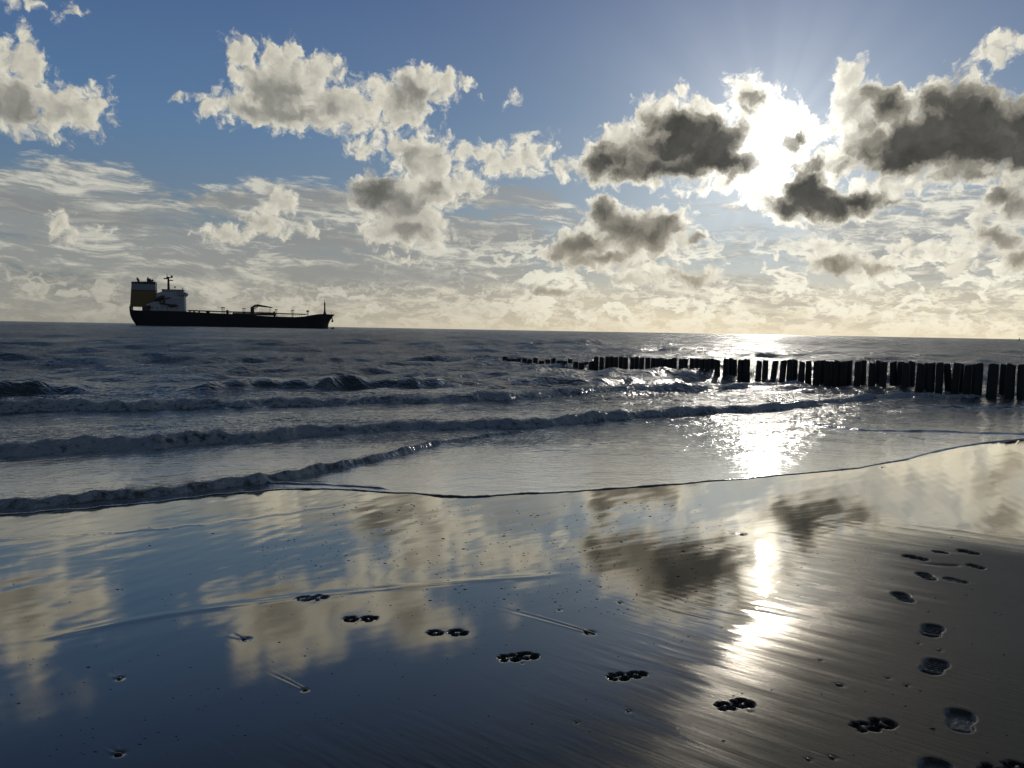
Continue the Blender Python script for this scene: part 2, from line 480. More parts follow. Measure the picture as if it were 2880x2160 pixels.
# shoe prints: sight-line position, heading of the toe (degrees, ccw from +X), depth, words
SHOES = [
 (2013,1362,56,.016,'clear shoe print with tread bars on brown damp sand, just above the crescent heel print'),
 (2018,1440,50,.016,'shoe print with a deep crescent heel, between two others on damp sand at lower right'),
 (2075,1556,60,.018,'large shallow shoe print nearest the bottom right corner of the sand'),
 (2016,1668,52,.018,'shoe print cut off by the bottom edge of the picture, on dark damp sand'),
 (1951,1290,84,.016,'tilted shoe print with bright rim, leftmost of the upper trail on damp sand'),
 (2001,1245,84,.014,'small looking shoe print with speckled tread, just above the leftmost print'),
 (1978,1205,128,.020,'dark flat oval footprint, leftmost in the far cluster at the right'),
 (2031,1193,130,.014,'thinnest and smallest dark footprint at the top middle of the far cluster'),
 (2108,1224,108,.026,'blackest oval footprint with a long curved drag tail on its left'),
 (2092,1193,120,.018,'narrow dark footprint at the far top right of the cluster'),
 (2065,1254,122,.008,'faint half washed out footprint below the blackest one'),
]
PAWS = [  # pairs: left and right centres
 (760,1338,800,1336,'farthest left dark pair'),
 (942,1368,992,1367,'second dark pair from the left'),
 (1103,1422,1143,1417,'third dark pair from the left, in dark blue wet sand'),
 (1338,1463,1378,1457,'fourth dark pair from the left'),
 (1570,1527,1608,1520,'fifth pair, on the streaked bright sand'),
 (1872,1571,1912,1562,'sixth, deepest pair on brown damp sand'),
 (659,1294,692,1291,'faintest washed out pair'),
 (2156,1666,2204,1658,'pair at the very bottom right corner'),
]
SX, SY_ = 0.060, 0.122           # half width and half length of a sole
def sole_d(u, v):
    """u across, v along (metres); negative inside"""
    vv = v / SY_
    w = SX * (1.0 + 0.10 * vv - 0.20 * np.exp(-((vv + 0.12) / 0.28) ** 2))
    e = np.abs(u / w) ** 2.4 + np.abs(vv) ** 3.2
    return (e ** (1 / 2.6) - 1.0) * SX
TOES = [(-0.030, 0.012, 0.013, 0.018), (-0.012, 0.033, 0.012, 0.018), (0.012, 0.033, 0.012, 0.018), (0.030, 0.012, 0.013, 0.018), (0.0, -0.020, 0.026, 0.021)]
def paw_d(u, v, key=0.0):
    d = np.full_like(u, 9.0)
    for i_, (a, b, ra, rb) in enumerate(TOES):
        w_ = math.sin(key * 37.0 + i_ * 2.3)
        a, b, ra, rb = a * (1 + .12 * w_), b + 0.004 * math.sin(key * 53 + i_), ra * (1 + .18 * w_), rb * (1 - .14 * w_)
        q = (np.sqrt(((u - a) / ra) ** 2 + ((v - b) / rb) ** 2) - 1.0) * min(ra, rb)
        d = np.minimum(d, q)
    return d
def sm(t):
    t = np.clip(t, 0, 1)
    return t * t * (3 - 2 * t)
def local(x, y, cx, cy, head):
    dx, dy = x - cx, y - cy
    c, s = math.cos(head), math.sin(head)
    return dx * s - dy * c, dx * c + dy * s      # across, along
prints = []                      # (kind, cx, cy, heading, depth, words)
for px, py, hd, dep, words in SHOES:
    cx, cy = hit(px, py)
    prints.append(('shoe', cx, cy, math.radians(hd), dep, words, {2031: .5, 2108: .58, 1978: .78, 2092: .72, 2065: .7, 1951: .88, 2001: .84}.get(px, .96)))
for ax, ay, bx_, by_, words in PAWS:
    dep = .008 if 'faintest' in words else .022
    h0 = math.radians(165)
    for k, (qx, qy) in enumerate(((ax, ay), (bx_, by_))):
        cx, cy = hit(qx, qy)
        prints.append(('paw', cx, cy, h0 + (0.2 if k else -0.1) + 0.35 * math.sin(qx), dep, ('left' if k == 0 else 'right') + ' paw print of the ' + words, 1.0 + 0.10 * math.sin(qx * 1.7) - 0.08))

WAKES = []                       # shells and bits with a drained streak: x, y, streak length, amp
def dent_field(X, Y):
    Z = np.zeros_like(X)
    R = np.zeros_like(X)
    for kind, cx, cy, hd, dep, _, ps in prints:
        m = (np.abs(X - cx) < 0.45) & (np.abs(Y - cy) < 0.45)
        if not m.any():
            continue
        u, v = local(X[m], Y[m], cx, cy, hd)
        u, v = u / ps, v / ps
        d = sole_d(u, v) if kind == 'shoe' else paw_d(u * 0.85, v * 0.85, cx)
        if kind == 'shoe':
            dz = -dep * 1.35 * sm(-d / 0.016 + 0.15) + 0.0005 * np.exp(-((d - 0.014) / 0.012) ** 2)
        else:
            halo = np.exp(-(u ** 2 + v ** 2) / 0.085 ** 2) * 0.0006
            dz = -dep * 1.15 * sm(-d / 0.009 + 0.35) - halo
        Z[m] += dz
        r_ = np.exp(-(u ** 2 + v ** 2) / (0.13 ** 2 if kind == 'paw' else 0.2 ** 2))
        R[m] = np.maximum(R[m], r_)
    return Z, R

# ---------------------------------------------------------------- the beach
BITS = [(258,1465,.016,.35),(256,1628,.016,.22),(528,1380,.020,.3),(658,1490,.012,.30),(1272,1366,.024,.75),(1208,1317,.012,.25),
        (1602,1154,.022,.5),(1813,1479,.017,.3),(1772,1426,.011,.3),(1917,1464,.012,.25),(1983,1389,.012,.1),(1958,1480,.012,.2),
        (1357,1536,.009,.12),(1245,1560,.008,.1),(1340,1302,.012,.15),(1746,1640,.012,.25),(1797,1636,.014,.3),(1128,1432,.007,.1),(1620,1536,.010,.35),
        (2028,1404,.014,.1),(1905,1010,.016,.1),(1338,1300,.010,.1)]
bits = []
for (bx, by, sz, wl) in BITS:
    x, y = hit(bx, by)
    bits.append((x, y, sz, wl if sz > .023 or bx == 658 else wl * 0.45))

def in_damp(X, Y):
    poly = [hit(*p) for p in ((760,1800),(1000,1690),(1260,1600),(1400,1490),(1530,1395),(1660,1330),(1790,1250),(1850,1170),(2010,1148),(2400,1178))] + [(16.0, 9.0), (40.0, 0.0), (40.0, -40.0), (-2.0, -40.0), (-1.0, 1.2)]
    d = np.full(X.shape, 1e9)
    inside = np.zeros(X.shape, bool)
    n = len(poly)
    for i in range(n):
        (x1, y1), (x2, y2) = poly[i], poly[(i + 1) % n]
        c = ((y1 > Y) != (y2 > Y)) & (X < (x2 - x1) * (Y - y1) / (y2 - y1 + 1e-12) + x1)
        inside ^= c
        ex, ey = x2 - x1, y2 - y1
        t = np.clip(((X - x1) * ex + (Y - y1) * ey) / (ex * ex + ey * ey + 1e-12), 0, 1)
        d = np.minimum(d, np.hypot(X - x1 - t * ex, Y - y1 - t * ey))
    return np.where(inside, d, -d)

EDGE = line_polar([(-700,1190),(-300,1150),(0,1118),(150,1104),(300,1090),(440,1075),(560,1062),(700,1057),(820,1064),(960,1073),(1080,1072),(1200,1066),(1320,1059),(1440,1050),
                   (1560,1038),(1660,1030),(1760,1021),(1860,1010),(1960,992),(2040,972),(2070,966),(2120,958),(2212,948),(2400,930),(2800,905)])
TERR = line_polar([(-200,1415),(0,1392),(130,1372),(260,1345),(420,1318),(560,1300),(700,1284),(850,1270),(1000,1256),(1150,1246),(1280,1236)])
def step_along(th, r, L, h, w, x0, x1):
    rr = np.interp(th, L[:, 0], L[:, 1])
    fade = sm((th - x0) / 6 + 0.0) * sm((x1 - th) / 6)
    return h * fade * np.exp(-((r - rr) / w) ** 2)

th = azis(0.078)
alpha_ = np.concatenate([np.geomspace(70, 37, 24)[:-1], np.arange(37, 5.2, -0.05), np.geomspace(5.2, 1.2, 30)])
R1 = (EYE / np.tan(np.radians(alpha_)))
TH, RR = np.meshgrid(th, R1)
X, Y = RR * np.sin(np.radians(TH)), RR * np.cos(np.radians(TH))
Zs = sand0(X, Y)
Zs = np.where(Zs < SEA - 0.15, SEA - 0.15 + (Zs - SEA + 0.15) * 0.3, Zs)
along = X * cd + Y * sd
across = -X * sd + Y * cd
far = sm((RR - 2.0) / 5.0)
damp = in_damp(X, Y)
dampn = sm((damp + 0.55) / 1.1)
# long low undulation, backwash striations running down the slope, fine ripple
lowu = fnoise(X, Y, 3, 8, 0.12, 0.7)
Zs += 0.00035 * lowu
stri_w = np.exp(-((damp + 0.05) / 0.55) ** 2) * 1.0 + 0.18 * sm(damp / 0.6)
patch = sm(0.5 + 0.6 * fnoise(X, Y, 21, 8, 0.35, 1.6))
wob = 0.05 * vnoise(X * 0.9, Y * 0.9, 31, 3)
stri = (lnoise(across + wob, along, 12.0, 1.5, 32) * 1.0 + lnoise(across + wob, along, 31.0, 4.0, 33) * 0.55)
Zs += 0.0007 * stri * stri_w * (0.35 + 0.65 * patch)
ripl = fnoise(X, Y, 9, 12, 2.0, 9.0, DOWN, 0.55)
Zs += 0.00042 * ripl * far * (1 - 0.5 * dampn)
Zs += step_along(TH, RR, TERR, 0.0022, 0.05, -34, 6)
TERR2 = line_polar([(-300,1182),(0,1162),(150,1156),(300,1147),(450,1132),(600,1112),(700,1096),(800,1080)])
Zs += step_along(TH, RR + 0.03 * np.sin(TH * 2.3), TERR2, 0.0045, 0.022, -60, -9)
dz, pr = dent_field(X, Y)
Zs += dz
Zs -= 0.04 * sm((RR - np.interp(TH, EDGE[:, 0], EDGE[:, 1]) - 0.35) / 0.6)
for (bx, by, sz, wl) in bits:
    m = (np.hypot(X - bx, Y - by) < wl + 0.1)
    if m.any():
        a = (X[m] - bx) * cd + (Y[m] - by) * sd
        c = -(X[m] - bx) * sd + (Y[m] - by) * cd + 0.12 * math.sin(bx * 9.0) * a * a + 0.10 * math.sin(by * 17.0) * a
        t = np.clip(a / wl, 0, 1)
        f = sm(a / 0.03) * (1 - sm(t))
        wdt = sz * (0.5 + 0.9 * t)
        Zs[m] += sz * 0.075 * f * (np.exp(-((np.abs(c) - wdt) / (sz * 0.35)) ** 2) - 0.8 * np.exp(-(c / (wdt * 0.6)) ** 2))
        Zs[m] -= sz * 0.3 * np.exp(-((a + sz * 0.3) ** 2 + c * c) / (sz * 1.1) ** 2)
fp = hit(2108, 1224)            # drag tail beside the black footprint
a = (X - fp[0]) * math.cos(math.radians(165)) + (Y - fp[1]) * math.sin(math.radians(165))
c = -(X - fp[0]) * math.sin(math.radians(165)) + (Y - fp[1]) * math.cos(math.radians(165)) - 0.05 * np.clip(a - 0.1, 0, 1) ** 0.8
Zs -= 0.012 * np.exp(-(c / 0.022) ** 2) * sm((a - 0.08) / 0.05) * sm((0.42 - a) / 0.25)

def material(name, dim='3D'):
    m = bpy.data.materials.new(name)
    m.use_nodes = True
    m.node_tree.nodes.clear()
    gg = G(m.node_tree, dim)
    out = gg.new('ShaderNodeOutputMaterial')
    return m, gg, out
def attr(gg, n):
    a = gg.new('ShaderNodeAttribute')
    a.attribute_name = n
    return S(gg, a.outputs['Fac'])
def link(gg, a, b):
    gg.t.links.new(a, b)

def g_abs(q, v):
    return q.m('ABSOLUTE', v - 0.5)
def sand_material(name, printed=False):
    m, q, out = material(name)
    tcn = q.new('ShaderNodeTexCoord')
    pos = q.new('ShaderNodeNewGeometry').outputs['Position']
    rot = q.new('ShaderNodeVectorRotate', rotation_type='Z_AXIS')
    q.put(rot.inputs['Vector'], pos)
    rot.inputs['Angle'].default_value = -DOWN
    L = S(q, rot.outputs[0])                       # x down the slope, y across
    streak = q.noise(q.vm('MULTIPLY', L, (0.9, 9.0, 0.0)), 1.0, 5.0, 0.6)
    streak2 = q.noise(q.vm('MULTIPLY', L, (3.0, 42.0, 0.0)), 1.0, 4.0, 0.6)
    cloudy = q.noise(S(q, pos), 0.55, 4.0, 0.55)
    grain = q.noise(S(q, pos), 420.0, 2.0, 0.6)
    d = attr(q, 'damp') if not printed else None
    if printed:
        val = q.new('ShaderNodeAttribute'); val.attribute_name = 'damp'
        d = S(q, val.outputs['Fac'])
    dm = q.step(d + (streak - 0.5) * 1.1 + (cloudy - 0.5) * 0.9, -0.30, 0.75)     # 0 filmed with water, 1 only damp
    col = q.mix(q.step(cloudy * 0.6 + grain * 0.4, 0.35, 0.65), RGB(.040, .034, .026), RGB(.062, .052, .040))
    col = q.mix(dm, col, q.mix(q.step(cloudy * 0.5 + grain * 0.5, 0.35, 0.65), RGB(.105, .082, .056), RGB(.19, .150, .104)))
    dif = q.new('ShaderNodeBsdfDiffuse')
    q.put(dif.inputs[0], col)
    bmp = q.new('ShaderNodeBump')
    bmp.inputs['Distance'].default_value = 0.004
    q.put(bmp.inputs['Height'], streak2 * 0.6 + grain * 0.35)
    q.put(bmp.inputs['Strength'], q.m('MULTIPLY_ADD', dm, 0.62, 0.03))
    link(q, bmp.outputs[0], dif.inputs['Normal'])
    glo = q.new('ShaderNodeBsdfGlossy')
    q.put(glo.inputs['Roughness'], q.m('MULTIPLY_ADD', dm, 0.44, 0.018) + g_abs(q, streak) * 0.03)
    link(q, bmp.outputs[0], glo.inputs['Normal'])
    glo.inputs[0].default_value = (1.0, .95, .86, 1)
    fr = q.new('ShaderNodeLayerWeight')
    fr.inputs['Blend'].default_value = 0.5
    link(q, bmp.outputs[0], fr.inputs['Normal'])
    film_ = q.m('MULTIPLY_ADD', q.m('POWER', S(q, fr.outputs['Facing']), 3.7), 1.25, 0.02, clamp=True)
    mx = q.new('ShaderNodeMixShader')
    q.put(mx.inputs[0], film_ * q.m('MULTIPLY_ADD', dm, -0.78, 1.0))
    link(q, dif.outputs[0], mx.inputs[1])
    link(q, glo.outputs[0], mx.inputs[2])
    link(q, mx.outputs[0], out.inputs['Surface'])
    return m
M_SAND = sand_material('wet_sand')
M_PRINT = sand_material('pressed_sand', True)
me = grid_mesh('beach', X, Y, Zs, {'damp': np.clip(damp, -3, 3)})
me.materials.append(M_SAND)
beach = bpy.data.objects.new('beach', me)
COL.objects.link(beach)
beach['kind'] = 'structure'

# ---------------------------------------------------------------- the sea
# crest lines of bores and breakers: x, y of the foot of the front face, height
RIDGES = [
 dict(p=[(-400,1150,.09),(-60,1112,.09),(0,1106,.09),(150,1094,.085),(300,1080,.08),(440,1064,.085),(560,1050,.10),(640,1036,.09),(740,1014,.085),(850,988,.08),(960,962,.06),(1050,946,.05),(1120,938,.04),(1200,930,.0)], fw=.16, bw=.55, foam=.75, seed=1),
 dict(p=[(-400,1005,.24),(-60,994,.25),(0,990,.25),(200,980,.24),(400,967,.22),(550,957,.20),(700,945,.18),(850,934,.16),(1000,927,.15),(1130,930,.20),(1250,917,.22),(1350,907,.22),(1500,896,.22),(1600,891,.2),(1700,882,.18),(1800,870,.16),(1900,862,.15),(2000,859,.13),(2100,857,.11),(2212,855,.1),(2400,850,.1)], fw=.45, bw=1.5, foam=.9, seed=2),
 dict(p=[(-400,900,.30),(-60,896,.30),(0,894,.30),(200,891,.28),(400,887,.26),(600,881,.24),(800,876,.22),(1000,869,.2),(1100,866,.2),(1200,857,.2),(1350,849,.2),(1500,844,.2),(1650,839,.18),(1800,833,.15),(1880,828,.12),(1960,825,.0)], fw=.6, bw=2.2, foam=.8, seed=3),
 dict(p=[(-400,868,.42),(-60,866,.42),(0,865,.40),(100,863,.36),(180,861,.25),(280,858,.0)], fw=.9, bw=2.5, foam=.12, seed=4),
 dict(p=[(380,856,.0),(450,852,.20),(520,848,.30),(600,845,.36),(700,843,.40),(850,841,.36),(920,839,.26),(990,834,.16),(1060,829,.08),(1120,826,.0)], fw=1.0, bw=2.6, foam=.10, seed=5),
 dict(p=[(1060,840,.0),(1120,838,.16),(1200,838,.26),(1300,835,.24),(1400,827,.15),(1500,820,.12),(1600,813,.10),(1680,808,.0)], fw=1.0, bw=2.6, foam=.28, seed=6),
 dict(p=[(120,826,.0),(200,824,.12),(300,822,.18),(420,820,.12),(480,818,.0)], fw=1.2, bw=3.0, foam=.0, seed=7),
 dict(p=[(560,812,.0),(640,810,.12),(760,806,.16),(880,803,.12),(940,800,.0)], fw=1.3, bw=3.0, foam=.05, seed=8),
 dict(p=[(960,792,.0),(1040,790,.12),(1120,789,.14),(1200,788,.0)], fw=1.4, bw=3.5, foam=.0, seed=9),
 dict(p=[(1660,868,.0),(1720,872,.03),(1900,877,.05),(2050,880,.05),(2212,883,.05),(2400,884,.05)], fw=.22, bw=.3, foam=.0, seed=10),
 dict(p=[(1680,902,.0),(1730,912,.026),(1800,926,.045),(1860,932,.038),(2000,935,.034),(2120,938,.034),(2212,940,.03),(2400,930,.0)], fw=.16, bw=.25, foam=.0, seed=11),
 dict(p=[(1860,924,.0),(1920,940,.024),(2000,952,.024),(2060,962,.0)], fw=.14, bw=.2, foam=.0, seed=12),
 dict(p=[(500,1052,.0),(560,1050,.022),(700,1052,.018),(820,1058,.015),(850,1062,.0)], fw=.08, bw=.2, foam=.0, seed=13),
 dict(p=[(1120,940,.0),(1220,934,.02),(1330,934,.0)], fw=.08, bw=.2, foam=.3, seed=14),
]
th2 = azis(0.085)
ne = len(th2)
edge_r = np.interp(th2, EDGE[:, 0], EDGE[:, 1])
edge_r = edge_r + 0.10 * vnoise(th2 * 0.35, th2 * 0, 77, 6, 0.5)
a_edge = np.degrees(np.arctan(1.9 / edge_r))
lip = np.array([0.0, 0.012, 0.024, 0.036, 0.05, 0.07, 0.095])
NEAR_END = 46.0
a_mid = math.degrees(math.atan(2.0 / NEAR_END))
s1 = np.linspace(0, 1, 300)[1:]
r_near = (edge_r[None, :] + 0.095) + 0 * s1[:, None]
t_near = np.tan(np.radians(np.degrees(np.arctan(1.9 / (edge_r + 0.095)))[None, :] * (1 - s1[:, None]) + math.degrees(math.atan(1.9 / NEAR_END)) * s1[:, None]))
r_near = 1.9 / t_near
mid_r = NEAR_END + np.cumsum(np.linspace(0.30, 3.6, 230))
far_r = np.geomspace(mid_r[-1], 30000.0, 46)[1:]
Rn = np.concatenate([edge_r[None, :] + lip[:, None], r_near, np.repeat(np.concatenate([mid_r, far_r])[:, None], ne, 1)], 0)
TH2 = np.repeat(th2[None, :], Rn.shape[0], 0)
X2, Y2 = Rn * np.sin(np.radians(TH2)), Rn * np.cos(np.radians(TH2))
sandz = sand0(X2, Y2)
kk = 0.02
film = 0.006
dz_ = sandz + film
base_z = np.maximum(dz_, SEA) + kk * np.exp(-np.abs(dz_ - SEA) / kk / 2) * 0.5
# lip of the advancing sheet
de = Rn - edge_r[None, :]
lipn = vnoise(TH2 * 0.5, TH2 * 0, 78, 5, 0.6)
lip_h = 0.003 + 0.010 * np.clip(lipn + 0.1, 0, 1)
lipz = -film + (film + lip_h) * np.sqrt(np.clip(de / 0.03, 0, 1)) - lip_h * sm((de - 0.03) / 0.14)
base_z += np.where(de < 0.17, lipz, 0.0) * 1.0
base_z = np.where(de >= 0.17, base_z, base_z)
Z2 = base_z
foam = np.zeros_like(Z2)
for rd in RIDGES:
    L = line_polar(rd['p'])
    rr = np.interp(th2, L[:, 0], L[:, 1])
    hh = np.interp(th2, L[:, 0], L[:, 2], left=L[0, 2], right=L[-1, 2])
    sd_ = rd['seed']
    rr = rr + (rd['fw'] * 0.35) * (np.sin(th2 * 0.9 + sd_) * .6 + np.sin(th2 * 2.3 + sd_ * 2) * .3)
    hh = hh * (0.78 if hh.max() > 0.1 else 1.0)
    hh = hh * (1 + 0.12 * np.sin(th2 * 0.9 + sd_ * 1.3) + 0.12 * np.sin(th2 * 3.1 + sd_))
    d = Rn - rr[None, :]
    amp_ = 0.18 if rd['foam'] > 0.3 else 0.10
    if hh.max() > 0.055:
        d = d + rd['fw'] * amp_ * vnoise(X2 * 1.5, Y2 * 1.5, 60 + sd_, 5, 0.6)
    else:
        d = d + rd['fw'] * 0.8 * vnoise(X2 * 1.1, Y2 * 1.1, 60 + sd_, 4, 0.5)
    f = sm(d / rd['fw'])
    b = np.exp(-np.clip(d - rd['fw'], 0, None) / rd['bw'])
    prof = f * b
    Z2 = Z2 + hh[None, :] * prof
    if rd['foam'] > 0:
        ft = sm(hh[None, :] / 0.03) * rd['foam']
        foam = np.maximum(foam, ft * (0.82 * sm(d / (rd['fw'] * 0.25) + 0.2) + 0.18 * sm((d - 0.6 * rd['fw']) / (0.5 * rd['fw']))) * np.exp(-np.clip(d - rd['fw'], 0, None) / (rd['bw'] * 1.1)))
    # turbulence on broken fronts
    if rd['foam'] > 0.3:
        tz = vnoise(X2 * 2.6, Y2 * 2.6, 40 + sd_, 5, 0.65)
        Z2 = Z2 + hh[None, :] * np.sqrt(np.clip(prof, 0, 1)) * (0.07 * tz + 0.09 * vnoise(X2 * 11.0, Y2 * 11.0, 90 + sd_, 3, 0.7))
# wind sea
cell = np.gradient(Rn, axis=0)
deep = sm((Rn - edge_r[None, :] - 6.0) / 26.0) * (0.75 + 0.45 * vnoise(X2 * 0.03, Y2 * 0.03, 5, 3))
mid = sm((Rn - edge_r[None, :] - 0.4) / 5.0)
rr_ = np.random.default_rng(11)
farx = 1.0 + 0.5 * sm((Rn - 40.0) / 90.0)
for i in range(64):  # plane waves, steep crests
    lam = 0.35 * (24.0 / 0.35) ** (i / 63)
    k = 2 * math.pi / lam
    ang = math.radians(-62 + rr_.normal() * (34 if lam < 4 else 22))      # running towards the shore
    amp = 0.0105 * lam ** 0.72 * 0.62
    ph = k * (X2 * math.cos(ang) + Y2 * math.sin(ang)) + rr_.uniform(0, 6.28)
    ph = ph + 0.6 * np.sin(0.31 * k * (X2 * math.cos(ang + 1.2) + Y2 * math.sin(ang + 1.2)) + i)
    s_ = np.sin(ph)
    sharp = 2 * ((s_ + 1) / 2) ** 1.7 - 0.8
    w = np.clip(lam / (cell * 2.6) - 0.6, 0, 1)
    att = (0.03 + 0.18 * mid + 2.3 * deep) if lam < 2.2 else (0.05 * mid + (1.6 if lam < 6 else (0.95 if lam < 11 else 0.5)) * deep)
    if lam < 1.2:
        att = 0.04 + 0.30 * mid + 0.7 * deep
    Z2 = Z2 + amp * sharp * w * att * sm(de / 0.5) * (farx if lam > 6 else farx * farx)
foam_bg = 0.62 * np.exp(-((Rn - edge_r[None, :] - 5.0) / 6.0) ** 2) * sm((Rn - edge_r[None, :] - 1.5) / 4.0)
foam = np.maximum(foam, foam_bg * sm(1 - (TH2 + 2) / 26))
Z2 = np.where(de > 0.17, np.maximum(Z2, sandz + 0.004), Z2)
shal = np.clip((base_z - SEA) / 0.25, 0, 1)
me = grid_mesh('sea', X2, Y2, Z2, {'foam': foam, 'shallow': shal, 'off': np.clip(de / 30.0, 0, 1)})

m, q, out = material('sea_water')
pos = S(q, q.new('ShaderNodeNewGeometry').outputs['Position'])
px3, py3, pz3 = q.sep(pos)
P2 = q.xyz(px3, py3, 0.0)
fo = attr(q, 'foam'); sh = attr(q, 'shallow'); of = attr(q, 'off')
n1 = q.noise(q.vm('MULTIPLY', P2, (1.0, 1.0, 1.0)), 6.5, 6.0, 0.70)
n2 = q.noise(P2, 0.7, 4.0, 0.6)
vor = q.voro(P2, 9.0, 2.0, 0.6)
fm = q.step(fo * 1.45 + (n1 - 0.5) * 1.9 + (n2 - 0.5) * 0.9 - vor * 0.30, 0.34, 0.78)
fm = fm * q.step(fo, 0.0, 0.12)
wcol = q.mix(sh, RGB(.032, .040, .035), RGB(.062, .054, .042))
# water
big = q.noise(P2, 0.23, 6.0, 0.68)
small = q.noise(P2, 3.6, 5.0, 0.62)
tiny = q.noise(P2, 17.0, 3.0, 0.55)
b1_ = q.new('ShaderNodeBump'); b1_.inputs['Distance'].default_value = 2.4
q.put(b1_.inputs['Height'], big)
wind = q.step(q.noise(q.vm('MULTIPLY', P2, (0.035, 0.06, 1.0)), 1.0, 5.0, 0.6), 0.34, 0.66, 0.45, 1.0)
q.put(b1_.inputs['Strength'], of * wind)
b2_ = q.new('ShaderNodeBump'); b2_.inputs['Distance'].default_value = 0.10
q.put(b2_.inputs['Height'], small)
q.put(b2_.inputs['Strength'], q.m('MULTIPLY_ADD', of, 0.80, 0.10))
link(q, b1_.outputs[0], b2_.inputs['Normal'])
b3_ = q.new('ShaderNodeBump'); b3_.inputs['Distance'].default_value = 0.006
q.put(b3_.inputs['Height'], tiny)
b3_.inputs['Strength'].default_value = 0.14
link(q, b2_.outputs[0], b3_.inputs['Normal'])
dif = q.new('ShaderNodeBsdfDiffuse'); q.put(dif.inputs[0], wcol)
glo = q.new('ShaderNodeBsdfGlossy'); q.put(glo.inputs['Roughness'], q.m('MULTIPLY_ADD', of, 0.12, 0.10)); glo.inputs[0].default_value = (1, 1, 1, 1)
fr = q.new('ShaderNodeFresnel'); q.put(fr.inputs['IOR'], q.m('MULTIPLY_ADD', sh, 0.35, 1.36))
for n_ in (dif, glo, fr):
    link(q, b3_.outputs[0], n_.inputs['Normal'])
mx = q.new('ShaderNodeMixShader')
lw_ = q.new('ShaderNodeLayerWeight'); lw_.inputs['Blend'].default_value = 0.5
link(q, b3_.outputs[0], lw_.inputs['Normal'])
film_ = q.m('MULTIPLY_ADD', q.m('POWER', S(q, lw_.outputs['Facing']), 3.7), 1.25, 0.02, clamp=True)
fsea = S(q, fr.outputs[0]) * q.m('MULTIPLY_ADD', of, -0.10, 1.0)
q.put(mx.inputs[0], fsea + sh * (film_ - fsea)); link(q, dif.outputs[0], mx.inputs[1]); link(q, glo.outputs[0], mx.inputs[2])
# foam
bf_ = q.new('ShaderNodeBump'); bf_.inputs['Distance'].default_value = 0.09; bf_.inputs['Strength'].default_value = 1.0
q.put(bf_.inputs['Height'], q.noise(P2, 14.0, 5.0, 0.7))
fd = q.new('ShaderNodeBsdfDiffuse'); q.put(fd.inputs[0], q.mix(q.step(q.noise(P2, 22.0, 4.0, 0.7) * 0.6 + vor * 0.6, 0.30, 0.75), RGB(.86, .86, .84), RGB(.42, .43, .43)))
link(q, bf_.outputs[0], fd.inputs['Normal'])
mf = q.new('ShaderNodeMixShader'); q.put(mf.inputs[0], fm * 0.85)
link(q, mx.outputs[0], mf.inputs[1]); link(q, fd.outputs[0], mf.inputs[2])
link(q, mf.outputs[0], out.inputs['Surface'])
me.materials.append(m)
sea = bpy.data.objects.new('sea', me)
COL.objects.link(sea)
sea['kind'] = 'structure'

# ================================================================ things
def link_obj(name, me, parent=None, mat=None):
    if mat is not None and len(me.materials) == 0:
        me.materials.append(mat)
    o = bpy.data.objects.new(name, me)
    COL.objects.link(o)
    if parent is not None:
        o.parent = parent
    return o
def tag(o, label, cat, group=None):
    o['label'] = label
    o['category'] = cat
    if group:
        o['group'] = group
    return o
def simple_mat(name, col, rough=0.6, var=0.25, scale=4.0, metal=0.0, spec=0.4):
    m, q, out = material(name)
    n = q.noise(q.new('ShaderNodeTexCoord').outputs['Object'], scale, 5.0, 0.6)
    c = q.mix(n, tuple(v * (1 - var) for v in col), tuple(min(1, v * (1 + var)) for v in col))
    b = q.new('ShaderNodeBsdfPrincipled')
    q.put(b.inputs['Base Color'], c)
    b.inputs['Roughness'].default_value = rough
    b.inputs['Metallic'].default_value = metal
    b.inputs['Specular IOR Level'].default_value = spec
    link(q, b.outputs[0], out.inputs['Surface'])
    return m

